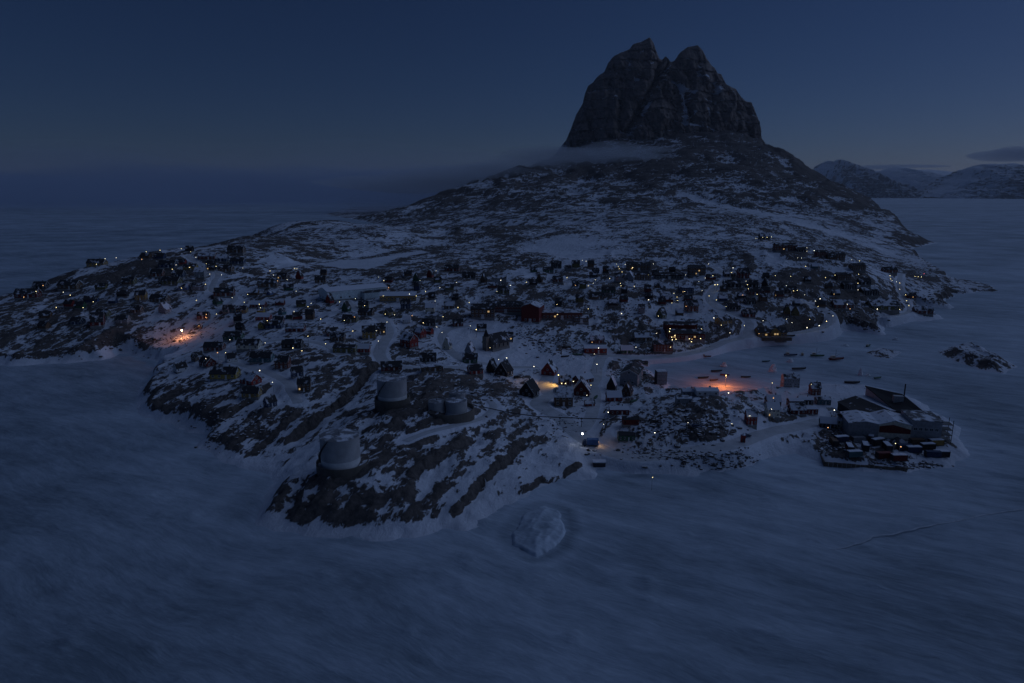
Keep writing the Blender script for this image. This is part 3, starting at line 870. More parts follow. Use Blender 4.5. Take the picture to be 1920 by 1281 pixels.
b.inputs['Specular IOR Level'].default_value = 0.5
M_GLASS = m
G_WIN = glow('lit_window', (1.0, 0.66, 0.28), 0.5)
G_WARM = glow('lamp_warm', (1.0, 0.80, 0.38), 5.5)
G_WHITE = glow('lamp_white', (1.0, 0.90, 0.68), 5.0)
G_ORANGE = glow('lamp_orange', (1.0, 0.52, 0.20), 3.2)
G_RED = glow('lamp_red', (1.0, 0.12, 0.16), 4)
G_SODIUM = glow('lamp_sodium', (1.0, 0.50, 0.22), 130)

class MB:
    """collects simple solids into one mesh"""
    def __init__(self):
        self.v, self.f, self.m = [], [], []
    def add(self, vs, fs, mi=0):
        o = len(self.v)
        self.v += [tuple(p) for p in vs]
        self.f += [tuple(i + o for i in q) for q in fs]
        self.m += [mi] * len(fs)
        return self
    def box(self, x0, x1, y0, y1, z0, z1, mi=0):
        return self.add([(x0, y0, z0), (x1, y0, z0), (x1, y1, z0), (x0, y1, z0), (x0, y0, z1), (x1, y0, z1), (x1, y1, z1), (x0, y1, z1)],
                        [(0, 3, 2, 1), (4, 5, 6, 7), (0, 1, 5, 4), (1, 2, 6, 5), (2, 3, 7, 6), (3, 0, 4, 7)], mi)
    def prism(self, poly, axis, a, b, mi=0):
        """polygon of (p, z) pulled along axis 'x' or 'y' from a to b"""
        k = len(poly)
        P = lambda t: [((t, p, z) if axis == 'x' else (p, t, z)) for p, z in poly]
        return self.add(P(a) + P(b), [tuple(range(k))[::-1], tuple(range(k, 2 * k))] + [(i, (i + 1) % k, (i + 1) % k + k, i + k) for i in range(k)], mi)
    def ring(self, r0, r1, z0, z1, n=40, a0=0.0, a1=2 * math.pi, mi=0, cx=0, cy=0):
        closed = abs(a1 - a0 - 2 * math.pi) < 1e-6
        c = n if closed else n + 1
        vs = []
        for i in range(c):
            a = a0 + (a1 - a0) * i / n
            for r, z in ((r0, z0), (r1, z0), (r1, z1), (r0, z1)):
                vs.append((cx + r * math.cos(a), cy + r * math.sin(a), z))
        fs = []
        for i in range(n):
            j = (i + 1) % c
            for k in range(4):
                fs.append((i * 4 + k, j * 4 + k, j * 4 + (k + 1) % 4, i * 4 + (k + 1) % 4))
        if not closed:
            fs += [(0, 1, 2, 3), ((c - 1) * 4 + 3, (c - 1) * 4 + 2, (c - 1) * 4 + 1, (c - 1) * 4)]
        return self.add(vs, fs, mi)
    def lathe(self, prof, n=32, cx=0, cy=0, mi=0):
        vs = [(cx + r * math.cos(2 * math.pi * i / n), cy + r * math.sin(2 * math.pi * i / n), z) for r, z in prof for i in range(n)]
        fs = [(k * n + i, k * n + (i + 1) % n, (k + 1) * n + (i + 1) % n, (k + 1) * n + i) for k in range(len(prof) - 1) for i in range(n)]
        fs += [tuple(range(n))[::-1], tuple((len(prof) - 1) * n + i for i in range(n))]
        return self.add(vs, fs, mi)
    def tube(self, p, q, r, n=8, mi=0, r2=None):
        p, q = np.array(p, float), np.array(q, float)
        d = (q - p) / (np.linalg.norm(q - p) + 1e-9)
        a = np.cross(d, (0, 0, 1) if abs(d[2]) < 0.9 else (1, 0, 0))
        a /= np.linalg.norm(a)
        c = np.cross(d, a)
        r2 = r if r2 is None else r2
        vs = [tuple(e + rr * (a * math.cos(2 * math.pi * i / n) + c * math.sin(2 * math.pi * i / n))) for e, rr in ((p, r), (q, r2)) for i in range(n)]
        return self.add(vs, [(i, (i + 1) % n, (i + 1) % n + n, i + n) for i in range(n)] + [tuple(range(n))[::-1], tuple(range(n, 2 * n))], mi)
    def mesh(self, name, mats):
        me = bpy.data.meshes.new(name)
        me.from_pydata(self.v, [], self.f)
        for mt in mats:
            me.materials.append(mt)
        if len(mats) > 1:
            me.polygons.foreach_set('material_index', self.m)
        me.update()
        return me

def link(name, me, parent=None, mat=None, loc=None, rz=None, scale=None):
    o = bpy.data.objects.new(name, me)
    col.objects.link(o)
    if parent is not None:
        o.parent = parent
    if mat is not None:
        o.material_slots[0].link = 'OBJECT'
        o.material_slots[0].material = mat
    if loc is not None:
        o.location = loc
    if rz is not None:
        o.rotation_euler.z = rz
    if scale is not None:
        o.scale = scale
    return o

def root(name, loc, rz=0.0, scale=None):
    return link(name, None, loc=loc, rz=rz, scale=scale)

def one(name, mb, mats, parent=None):
    return link(name, mb.mesh(name, mats), parent)

# house kinds: length, width, eave, ridge, front windows, gable windows, storeys
KINDS = {'g': (10, 7.2, 3.1, 6.3), 'l': (14, 7.4, 3.2, 6.2), 't': (9, 7.4, 5.2, 8.6), 's': (6.5, 4.6, 2.4, 4.2), 'b': (18, 9.5, 6.2, 8.6), 'a': (8.5, 9.5, 3.4, 9.6), 'f': (14, 8.5, 3.4, 4.6)}
_proto = {}
def win_mesh(w, h, key):
    k = ('win', key)
    if k not in _proto:
        fr = MB()
        t = 0.11
        fr.box(-w / 2 - t, w / 2 + t, -0.07, 0.02, -h / 2 - t, -h / 2).box(-w / 2 - t, w / 2 + t, -0.07, 0.02, h / 2, h / 2 + t)
        fr.box(-w / 2 - t, -w / 2, -0.068, 0.02, -h / 2, h / 2).box(w / 2, w / 2 + t, -0.068, 0.02, -h / 2, h / 2).box(-0.04, 0.04, -0.062, 0.02, -h / 2, h / 2)
        pa = MB().box(-w / 2, w / 2, -0.03, 0.015, -h / 2, h / 2)
        _proto[k] = (fr.mesh('window', [M_TRIM]), pa.mesh('pane', [M_GLASS]))
    return _proto[k]

def proto(kind):
    if kind in _proto:
        return _proto[kind]
    L, W, He, Hr = KINDS[kind]
    P = {}
    P['foundation'] = MB().box(-L / 2 - .08, L / 2 + .08, -W / 2 - .08, W / 2 + .08, -3.2, 0.32).mesh('foundation', [M_FOUND])
    P['wall'] = MB().prism([(-W / 2, 0.32), (W / 2, 0.32), (W / 2, He), (0, Hr), (-W / 2, He)], 'x', -L / 2, L / 2).mesh('wall', [wall_mat('red')])
    sl = (Hr - He) / (W / 2)
    ov, th = 0.45, 0.2
    ye, ze = W / 2 + ov, He - ov * sl
    P['roof'] = MB().prism([(-ye, ze), (0, Hr), (ye, ze), (ye, ze + th), (0, Hr + th), (-ye, ze + th)], 'x', -L / 2 - .4, L / 2 + .4).mesh('roof', [ROOFS[0]])
    P['chimney'] = MB().box(L * .18 - .35, L * .18 + .35, -.3 + W * .08, .3 + W * .08, He, Hr + 0.85).box(L * .18 - .43, L * .18 + .43, -.38 + W * .08, .38 + W * .08, Hr + .85, Hr + 1.0).mesh('chimney', [M_FOUND])
    P['door'] = MB().box(-.5, .5, -0.09, 0.02, 0, 2.05).box(-.6, .6, -0.9, -0.1, -.5, 0.0).mesh('door', [M_TRIM])
    P['bargeboard'] = MB().prism([(-ye - .02, ze - .12), (0, Hr - .12), (ye + .02, ze - .12), (ye + .02, ze + th + .04), (0, Hr + th + .05), (-ye - .02, ze + th + .04)], 'x', -.035, .035).mesh('bargeboard', [M_TRIM])
    rows = [1.75] if He < 4.5 else [1.75, 4.2]
    nf = max(2, int(L / 2.9))
    wins = []
    dx = L / nf
    door_i = nf // 2
    for ri, z in enumerate(rows):
        for i in range(nf):
            if ri == 0 and i == door_i:
                continue
            wins.append((-L / 2 + dx * (i + .5), -W / 2, z, 0.0))
    for s_ in (-1, 1):
        for y in (-W * .22, W * .22):
            wins.append((s_ * L / 2, y, 1.75, math.pi / 2 * s_))
        if Hr - He > 2:
            wins.append((s_ * L / 2, 0, He + .75, math.pi / 2 * s_))
    P['wins'], P['door_x'] = wins, -L / 2 + dx * (door_i + .5)
    _proto[kind] = P
    return P

def house(name, loc, rz, kind, colour, roof, scale, near=True, lit=()):
    """one house: foundation, wall, roof, windows, door, chimney"""
    P = proto(kind)
    L, W, He, Hr = KINDS[kind]
    h = root(name, loc, rz, scale)
    link('foundation', P['foundation'], h)
    link('wall', P['wall'], h, wall_mat(colour))
    link('roof', P['roof'], h, ROOFS[roof])
    link('chimney', P['chimney'], h)
    fr, pa = win_mesh(1.05, 1.15, 'a')
    wins = P['wins'] if near else P['wins'][::2]
    for i, (x, y, z, a) in enumerate(wins):
        if near:
            w = link('window', fr, h, loc=(x, y, z), rz=a)
            link('pane', pa, w, mat=G_WIN if i in lit else None)
        else:
            link('window', pa, h, mat=G_WIN if i in lit else None, loc=(x + math.sin(a) * .03, y - math.cos(a) * .03, z), rz=a)
    if near:
        link('door', P['door'], h, loc=(P['door_x'], -W / 2, 0.32))
        for sx in (-1, 1):
            link('bargeboard', P['bargeboard'], h, loc=(sx * (L / 2 + .44), 0, 0))
    return h

placed = []                                          # (u, v, object, colour word, kind word) for wording the labels
def slant(x, y, z):
    return math.sqrt(x * x + y * y + (CAM_H - z) ** 2)

def place(u, v, w, depth=7.0):
    """ground point under a thing whose foot is seen at (u, v), w pixels wide"""
    x, y, z = trace(u, v)
    wm = w * slant(x, y, z) / FPX
    yc = y + depth * 0.5
    zz = ground([x - wm * .3, x + wm * .3, x, x], [yc, yc, yc, y + .5])
    return x, yc, float(max(0.25, 0.5 * zz.max() + 0.5 * zz.mean())), wm

# seen foot (u, v), width, kind, colour, turn in degrees, roof (0 bare, 1 patchy, 2 snow)
HOUSES = '''
45 563 35 l darkred 8 0|72 546 22 g black 5 0|127 578 17 g red -10 0|148 581 17 g green 0 0|164 571 16 g navy 12 0|178 567 10 s blue 0 0|141 613 22 g navy -8 0|176 619 22 a darkred 20 0|190 598 22 g olive 0 0
81 601 18 g brown 14 0|79 622 18 g brown -12 0|227 608 22 g grey 4 0|210 572 14 g navy 0 1|227 559 18 g black 8 0|178 503 30 l ochre 2 0|126 548 34 l brown -4 0|186 546 18 g olive 10 0|236 537 16 g brown 0 0
312 502 30 l navy 0 0|337 499 18 g red 4 0|355 508 24 l yellow 0 0|392 510 17 a black 10 0|387 488 31 l redbrown 0 1|421 512 27 l brown -6 0|374 522 21 t grey 0 1|292 523 22 g redbrown 6 0|333 523 21 g navy 0 0
318 538 33 l olive -4 0|342 547 20 g blue 0 1|371 546 25 l grey 0 1|417 560 35 l redbrown 8 0|261 565 19 t ochre 10 0|296 570 31 l brown -4 0|254 590 20 g brown 0 0|305 589 20 a grey 70 1|379 601 21 g darkred 6 0
405 576 16 g green 70 0|427 588 22 g teal 10 0|452 589 20 g ochre 0 0|443 606 14 t black 20 0|448 622 15 g black -10 0|414 493 22 g navy 0 1|444 498 26 l navy 0 0|298 488 18 g navy 0 0|271 486 18 g brown 0 0
240 535 22 g olive 0 0|354 473 14 g black 0 0|441 477 30 l brown 0 0|374 616 7 s brown 0 0
528 524 20 g brown 0 0|560 524 14 a red 80 0|500 541 36 l brown 4 0|539 547 17 g green 14 0|504 554 11 s blue 75 1|476 556 16 g brown 0 1|482 579 29 l darkred -4 2|563 578 17 g olive 10 0|524 575 17 g darkred 0 1|527 592 14 g teal 70 0
541 599 11 s green 0 0|556 601 17 g red 12 0|580 601 17 t brown 0 0|617 573 14 a red 60 0|606 518 12 g brown 0 0|648 586 17 a green 70 0|655 606 30 l olive -6 0|599 531 20 g brown 8 0|490 619 16 g yellow 80 0
512 617 32 l navy 0 0|552 623 36 l darkred 0 1|488 589 14 g yellow 0 1|492 601 28 l red -4 2|520 608 20 g darkred 6 0|722 547 17 g redbrown 4 0|760 581 19 t navy 0 0|728 531 15 g darkred 0 0|806 521 13 a red 75 0
820 531 14 g olive 0 0|780 528 13 a green 80 0|764 520 14 g brown 12 0|847 512 28 l darkred -4 0|879 522 25 l black 0 0|781 546 9 t navy 0 0|842 547 16 g olive 10 0|809 563 12 g black 0 0|842 581 20 g brown 0 1
806 588 18 t cream 0 2|815 601 29 l grey 0 1|729 595 21 g ochre 55 0|681 579 20 g olive 0 0|685 593 30 l brown -8 0|762 607 16 g white 0 2|858 614 20 g darkred 8 0|803 614 26 l black 0 0|853 564 13 g black 0 0
1087 568 15 t olive 0 0|1047 576 13 t black 10 0|1112 563 16 g brown 0 0|1046 532 19 g redbrown 4 0|1012 530 13 a brown 70 0|1000 536 15 g black 0 0|1080 503 15 t olive 0 0|1065 508 13 g grey 0 0|1043 504 20 b black 0 0|1079 538 12 g navy 0 0
1093 543 13 t olive 0 0|936 533 27 b grey 0 1|907 531 12 a brown 60 0|923 542 18 l redbrown 0 1|944 553 22 g olive 0 0|1001 511 13 g green 0 0|1028 513 20 l green 0 0|1108 504 12 t brown 0 0|1117 513 14 g navy 0 0|1113 521 15 g black 0 1
903 623 18 g white 0 0|1136 513 11 t black 0 0|1182 528 18 a grey 70 1|1206 526 32 b brown 0 0|1162 529 18 t grey 0 0|1229 516 14 g redbrown 0 0|1261 511 12 g black 0 0|1334 526 18 g darkred 0 0
1215 551 13 t darkred 0 0|1217 562 15 g black 0 0|1141 552 26 l green 0 0|1120 563 28 l brown 6 0|1171 552 10 t black 0 0|1170 568 16 g darkred 8 0|1233 541 12 g brown 0 1|1243 544 10 s grey 0 1|1250 562 22 g navy 0 1
1256 569 14 g darkred -8 1|1242 574 14 g darkred 0 0|1203 589 13 t grey 0 0|1242 599 19 a olive 40 0|1287 552 28 b navy 0 1|1291 568 16 g darkred 0 0|1298 587 26 t redbrown 10 0|1150 576 16 g black 0 1|1275 592 15 g brown -6 1
1369 520 22 g black 0 1|1395 525 22 t darkred 0 0|1374 540 32 l black 0 0|1412 542 22 g black -10 0|1416 555 24 g darkred 0 0|1437 523 12 g black 0 0|1436 538 11 a black 60 0|1392 561 16 g black 0 1|1356 566 18 g navy 0 1
1432 567 15 t brown 0 0|1408 573 21 g black 6 0|1376 584 25 l black 0 0|1405 598 24 g darkred 0 0|1477 591 12 a olive 80 0|1493 601 14 a olive 75 0|1494 576 13 g black 0 1|1540 578 17 g brown 0 0
1541 483 21 b redbrown 0 0|1504 473 20 l black 0 0|1560 487 16 g brown 0 0|1435 449 20 g black 0 1|1528 505 12 g teal 0 2|1515 531 12 g black 0 0|1480 553 30 l black 0 0|1570 489 30 b brown -6 0|1582 529 26 b brown 0 0
1610 513 26 b brown 4 0|1594 547 26 b black 0 0|1622 540 22 g black 0 0|1632 559 30 b black 0 1|1582 583 36 l redbrown 0 1|1660 588 52 l olive 0 1|1670 513 24 l redbrown 0 0|1710 561 17 g darkred 0 0|1735 593 30 l redbrown -8 1
1358 548 14 g brown 0 0|1462 560 16 g redbrown 4 0|1436 552 16 g redbrown 0 0|1568 556 15 g black 0 1|1555 543 13 g brown 0 0
399 660 36 l redbrown 0 0|435 640 35 l green -2 0|464 658 43 l cream 0 0|488 682 42 l teal 0 0|430 681 20 g white 40 0|366 680 20 g brown 55 0|383 692 27 g darkred -38 0|333 702 22 g white 50 0|418 714 50 l yellow 0 0
464 725 36 g red -30 1|469 752 34 g ochre 0 0|503 768 20 g navy 50 0|528 694 28 t redbrown 0 0|554 711 22 g navy 30 0|546 654 38 l black 0 0|568 739 24 t brown 10 0|632 641 28 l brown -4 0|620 633 24 g darkred 30 0
645 663 44 f olive 0 0|680 665 26 l red 0 2|690 637 24 t ochre 10 0|711 629 20 t brown 14 0|765 655 34 t red -36 1|786 637 24 t red -36 1|804 629 17 g red -30 1|732 698 38 l darkred 10 0
950 641 24 g black 0 0|838 657 16 a cream 70 1|881 668 20 a grey 60 1|881 682 28 g green 0 0|802 680 30 l black 4 0|808 698 42 f brown 14 1|890 704 30 g red 20 0|922 700 18 a black 60 0|945 706 34 a black 60 0
993 746 38 a black 62 0|1031 706 31 a red 68 1|1060 725 24 g darkred 12 1|1095 723 40 l darkred 40 2|1092 744 32 a darkred 80 1|1057 762 36 t brown 0 1|1117 665 44 f red 0 2|1120 646 28 l redbrown 4 1|1148 734 18 a black 70 2
1152 753 30 g red 4 2|1178 745 21 a brown 60 0|1190 724 42 b grey 70 0|1176 665 24 g green 0 2|1207 641 34 l brown 0 1|1145 623 10 s green 0 0|1210 687 7 s green 0 0|1243 664 38 b redbrown 0 0|1360 613 30 l ochre 30 0
1409 805 22 t red 0 1|1450 788 26 t cream 0 2|1452 761 28 g brown 0 2|1493 762 26 f black 0 2|1497 780 30 g darkred 0 1|1293 744 24 f grey 0 2|1327 743 44 f white 0 2|1283 759 14 f grey 0 1
1175 831 28 f green 0 0|1183 800 18 f darkred 0 0|1162 778 38 f darkred 0 2|1484 726 22 b grey 0 1|1530 742 20 t redbrown 0 1|1512 760 22 f black 0 2|1545 760 24 f teal 0 1|1556 806 26 l black -14 2|1578 806 16 t cream 0 1
1106 763 20 s red 10 1|1520 780 24 f darkred 0 2
'''
KWORD = {'g': 'gabled house', 'l': 'long house', 't': 'two storey house', 's': 'small shed', 'b': 'apartment block', 'a': 'steep gabled house', 'f': 'low shed'}
KCAT = {'g': 'house', 'l': 'house', 't': 'house', 's': 'shed', 'b': 'building', 'a': 'house', 'f': 'shed'}
KNAME = {'g': 'house', 'l': 'house', 't': 'house', 's': 'shed', 'b': 'apartment_building', 'a': 'house', 'f': 'shed'}
LIT = {(568, 739): (0,), (1450, 788): (0,), (950, 641): (1,), (903, 623): (), }
for row in HOUSES.split('\n'):
    for item in row.split('|'):
        if not item.strip():
            continue
        u, v, w, kind, colour, turn, roof = item.split()
        u, v, w, turn, roof = float(u), float(v), float(w), float(turn), int(roof)
        L, W, He, Hr = KINDS[kind]
        rz = R(turn)
        near = w >= 19
        x, y, z, wm = place(u, v, w)
        look = math.atan2(x, y)
        app = L * abs(math.cos(rz + look)) + W * abs(math.sin(rz + look))
        s = wm / app
        s = max(0.5, min(s, 1.7))
        sz = max(0.8, min(s, 1.25)) if kind != 's' else s
        x, y, z, wm = place(u, v, w, s * (W * abs(math.cos(rz)) + L * abs(math.sin(rz))))
        lit = LIT.get((int(u), int(v)), ())
        if not lit and rnd.random() < 0.02:
            lit = (rnd.randrange(2),)
        o = house(KNAME[kind], (x, y, z), rz, kind, colour, roof, (s, s, sz), near, lit)
        o['category'] = KCAT[kind]
        o['group'] = 'houses of the town' if KCAT[kind] == 'house' else 'sheds and huts of the town' if KCAT[kind] == 'shed' else 'apartment blocks of the town'
        placed.append((u, v, o, ('snow roofed ' if roof == 2 else '') + WORDS[colour], KWORD[kind]))

# ------------------------------------------------------------------ larger buildings, one by one
def block(name, loc, rz, L, W, H, colour, pitch, roof, rows, nwin, litset=(), trim=None, ridge='x'):
    """a large building: foundation, wall, roof, its windows in rows and a door"""
    h = root(name, loc, rz)
    one('foundation', MB().box(-L / 2 - .1, L / 2 + .1, -W / 2 - .1, W / 2 + .1, -4, .3), [M_FOUND], h)
    Hr = H + pitch
    w = MB()
    if ridge == 'x':
        w.prism([(-W / 2, .3), (W / 2, .3), (W / 2, H), (0, Hr), (-W / 2, H)], 'x', -L / 2, L / 2)
        sl, hw, half = pitch / (W / 2), W / 2, L / 2
    else:
        w.prism([(-L / 2, .3), (-L / 2, H), (0, Hr), (L / 2, H), (L / 2, .3)], 'y', -W / 2, W / 2)
        sl, hw, half = pitch / (L / 2), L / 2, W / 2
    one('wall', w, [wall_mat(colour)], h)
    e = .5
    poly = [(-hw - e, H - e * sl), (0, Hr), (hw + e, H - e * sl), (hw + e, H - e * sl + .3), (0, Hr + .3), (-hw - e, H - e * sl + .3)]
    one('roof', MB().prism(poly, ridge, -half - .4, half + .4), [ROOFS[roof]], h)
    fr, pa = win_mesh(1.3, 1.2, 'b')
    k = 0
    for r in range(rows):
        z = 1.8 + r * 2.8
        for i in range(nwin):
            wv = link('window', fr, h, loc=(-L / 2 + L / nwin * (i + .5), -W / 2, z))
            link('pane', pa, wv, mat=G_WIN if k in litset else None)
            k += 1
    for sx in (-1, 1):
        for r in range(rows):
            for j in range(max(1, int(W / 5))):
                n_ = max(1, int(W / 5))
                wv = link('window', fr, h, loc=(sx * L / 2, -W / 2 + W / n_ * (j + .5), 1.8 + r * 2.8), rz=math.pi / 2 * sx)
                link('pane', pa, wv)
    one('door', MB().box(-1, 1, -W / 2 - .1, -W / 2 + .05, .3, 2.5).box(-1.3, 1.3, -W / 2 - 1.2, -W / 2 - .11, -.6, .3), [M_TRIM], h)
    for sx in (-.22, .3):
        one('vent_pipe', MB().tube((L * sx if ridge == 'x' else 0, 0 if ridge == 'x' else W * sx, Hr - .3), (L * sx if ridge == 'x' else 0, 0 if ridge == 'x' else W * sx, Hr + 1.1), .25), [M_METAL], h)
    return h

def block_at(name, u, v, w, W, H, colour, pitch, roof, rows, nwin, label, cat, turn=0, litset=(), ridge='x', group=None):
    x, y, z, wm = place(u, v, w, W)
    o = block(name, (x, y, z), R(turn), wm, W, H, colour, pitch, roof, rows, nwin, litset, ridge=ridge)
    put(o, label, cat, group)
    return o

block_at('school_building', 905, 600, 44, 11, 6.5, 'brown', 3, 0, 2, 6, 'brown gabled school block with lit windows at the left end of the long school', 'building', litset=(10,))
block_at('school_building', 948, 590, 72, 11, 5.5, 'redbrown', 2.2, 0, 2, 14, 'long two storey school block with dark roof left of the tall red wall', 'building')
hall_o = block_at('school_hall', 1000, 606, 34, 20, 11, 'darkred', 2.6, 1, 1, 2, 'tall school hall with a plain red end wall and pale roof edge', 'building', turn=-14, ridge='y')
block_at('school_building', 1054, 600, 74, 10, 4.8, 'redbrown', 1.8, 1, 1, 11, 'long low school wing with a row of pale windows right of the tall red wall', 'building', litset=(3,))
block_at('school_building', 1090, 608, 27, 8, 3.4, 'brown', 1.4, 1, 1, 6, 'short low school annex with four pale windows at the right end', 'building')
block_at('shop_building', 745, 567, 66, 12, 4.2, 'ochre', 2.2, 2, 1, 10, 'long ochre building with snow covered roof right of the sports hall', 'building', turn=4)
block_at('apartment_building', 1198, 508, 42, 10, 5.8, 'brown', 2, 0, 2, 8, 'long brown apartment block below the snow slope behind the town centre', 'building', litset=(1,))
block_at('apartment_building', 1255, 524, 52, 9, 3.6, 'black', 1.8, 0, 1, 10, 'low dark row of terraced houses right of the long brown apartment block', 'building')
block_at('apartment_building', 1308, 518, 28, 11, 7.5, 'brown', 2, 0, 3, 6, 'three storey brown apartment block with many small windows above the junction', 'building', litset=(2, 9))
block_at('apartment_building', 1475, 470, 36, 11, 6, 'redbrown', 2, 0, 2, 7, 'reddish brown apartment block on the ridge above the dark bluff', 'building', litset=(2,))

# sports hall, pale walls and snow roof
x0, y0 = at_z(598, 566, 27)
x1, y1 = at_z(716, 556, 27)
ang = math.atan2(y1 - y0, x1 - x0) + R(3)
Lh = math.hypot(x1 - x0, y1 - y0)
gz = float(ground([(x0 + x1) / 2], [(y0 + y1) / 2 + 8])[0])
sp = block('sports_hall', ((x0 + x1) / 2, (y0 + y1) / 2 + 9, gz), ang, Lh * .98, 19, 7, 'paleblue', 2.2, 2, 1, 7)
one('side_roof', MB().prism([(-15, 4.3), (-9.7, 5.2), (-9.7, 5.45), (-15, 4.6)], 'x', Lh * .05, Lh * .5), [ROOFS[0]], sp)
one('side_wall', MB().box(Lh * .06, Lh * .49, -14.4, -9.7, -3, 4.4), [wall_mat('paleblue')], sp)
put(sp, 'large pale sports hall with snow covered roof below the lake', 'building')

# the store with its many lamps
st = block_at('store_building', 1287, 642, 66, 13, 4.0, 'darkred', 2.0, 0, 1, 9, 'broad dark red store with many lit lamps along its front', 'building', litset=(1, 6))
one('upper_wall', MB().box(-12, 11, 8, 17, -2, 7.6), [wall_mat('darkred')], st)
one('upper_roof', MB().prism([(7.4, 7.6), (12.5, 9.4), (17.6, 7.6), (17.6, 7.9), (12.5, 9.7), (7.4, 7.9)], 'x', -12.5, 11.5), [ROOFS[0]], st)
one('canopy', MB().box(-11, 10, -8.6, -6.6, 2.9, 3.15), [M_WOOD], st)

# lit ochre building on the harbour road
oc = block_at('harbour_building', 1448, 636, 50, 9, 3.6, 'ochre', 2.8, 0, 1, 9, 'lit ochre building with a gable and terrace beside the harbour road', 'building', litset=(2, 6))
one('front_gable', MB().prism([(-1.5, .3), (-1.5, 3.6), (2, 6.6), (5.5, 3.6), (5.5, .3)], 'y', -6.2, -3), [wall_mat('ochre')], oc)
fr_, pa_ = win_mesh(1.3, 1.2, 'b')
for wx in (1.1, 2.9):
    wv = link('window', fr_, oc, loc=(wx, -6.2, 2.6))
    link('pane', pa_, wv, mat=G_WIN)
one('terrace', MB().box(-9, 13, -8.4, -4.5, -2, .25), [M_WOOD], oc)
tr = MB()
for i in range(23):
    tr.box(-9 + i, -8.88 + i, -8.4, -8.28, .25, 1.2)
tr.box(-9, 13.1, -8.42, -8.26, 1.2, 1.32)
one('railing', tr, [M_TRIM], oc)

# church
cx, cy, cz, cw = place(930, 661, 40, 16)
ch = root('church', (cx, cy, cz), R(48))
one('foundation', MB().box(-8.2, 8.2, -4.7, 4.7, -3, .4), [M_FOUND], ch)
one('wall', MB().prism([(-4.6, .4), (4.6, .4), (4.6, 4.6), (0, 9.8), (-4.6, 4.6)], 'x', -8, 8), [paint('granite', (0.20, 0.175, 0.15))], ch)
one('roof', MB().prism([(-5.2, 3.95), (0, 9.85), (5.2, 3.95), (5.2, 4.25), (0, 10.2), (-5.2, 4.25)], 'x', -8.4, 8.4), [ROOFS[0]], ch)
tw = one('tower', MB().box(-11.2, -7.9, -1.7, 1.7, -2, 9.2), [paint('granite', (0.2, 0.175, 0.15))], ch)
one('spire', MB().lathe([(2.5, 9.2), (0.08, 14.2)], 4, -9.55, 0), [ROOFS[0]], tw)
for i in range(4):
    for s_ in (-1, 1):
        one('window', MB().prism([(-6 + i * 4 - .5, 1.6), (-6 + i * 4 - .5, 3.4), (-6 + i * 4, 4.0), (-6 + i * 4 + .5, 3.4), (-6 + i * 4 + .5, 1.6)], 'y', s_ * 4.6, s_ * 4.68), [M_GLASS], ch)
put(ch, 'grey stone church with a steep dark roof on the open snowy slope', 'church')

# ------------------------------------------------------------------ storage tanks
M_TANK = paint('tank_paint_grey', (0.40, 0.40, 0.41), 0.6, 0.15)
M_TANKW = paint('tank_paint_pale', (0.66, 0.66, 0.66), 0.6, 0.2)
def tank(loc, r, h, band, label, rz=0.0, stair=True):
    t = root('storage_tank', loc, rz)
    one('lower_shell', MB().ring(r - .3, r, -2.5, band, 56), [M_TANKW], t)
    up = one('upper_shell', MB().ring(r - .3, r + .012, band, h, 56), [M_TANK], t)
    for k in range(1, 5):
        one('weld_band', MB().ring(r, r + .05, band + (h - band) * k / 5 - .04, band + (h - band) * k / 5 + .04, 56), [M_TANK], up)
    rf = one('roof', MB().lathe([(r + .1, h), (r * .55, h + r * .055), (.3, h + r * .085)], 56), [snow_roof('tank_roof', (0.20, 0.205, 0.22), 0.46)], t)
    one('vent', MB().tube((0, 0, h + r * .06), (0, 0, h + r * .085 + .9), .35, 10), [M_METAL], rf)
    rail = MB()
    for i in range(28):
        a = 2 * math.pi * i / 28
        rail.tube((math.cos(a) * (r - .1), math.sin(a) * (r - .1), h), (math.cos(a) * (r - .1), math.sin(a) * (r - .1), h + 1.0), .035, 4)
    rail.ring(r - .14, r - .07, h + .97, h + 1.03, 40)
    one('railing', rail, [M_METAL], t)
    if stair:
        sm = MB()
        n_ = 40
        for i in range(n_):
            a = -math.pi * .92 + i / n_ * 1.35
            z = band * .15 + (h - .2) * i / n_
            sm.ring(r + .02, r + .85, z, z + .08, 1, a, a + 1.35 / n_ * 1.1)
            if i % 3 == 0:
                sm.tube((math.cos(a) * (r + .85), math.sin(a) * (r + .85), z), (math.cos(a) * (r + .85), math.sin(a) * (r + .85), z + 1), .04, 4)
        one('stair', sm, [M_DARK], t)
    put(t, label, 'storage tank', 'storage tanks on the promontory')
    return t

def bund(loc, r, z0, z1, label, gap=None, th=.45):
    m_ = MB()
    if gap:
        m_.ring(r - th, r, z0, z1, 44, gap[1], gap[0] + 2 * math.pi)
    else:
        m_.ring(r - th, r, z0, z1, 44)
    w = root('bund_wall', loc)
    one('ring_wall', m_, [paint('bund_concrete', (0.135, 0.12, 0.105), 0.9, .3)], w)
    one('snow_floor', MB().lathe([(r - th - .02, z0), (r - th - .02, 0.12), (r * .3, .3)], 40), [M_SNOW], w)
    put(w, label, 'bund wall', 'bund walls round the tanks')
    return w

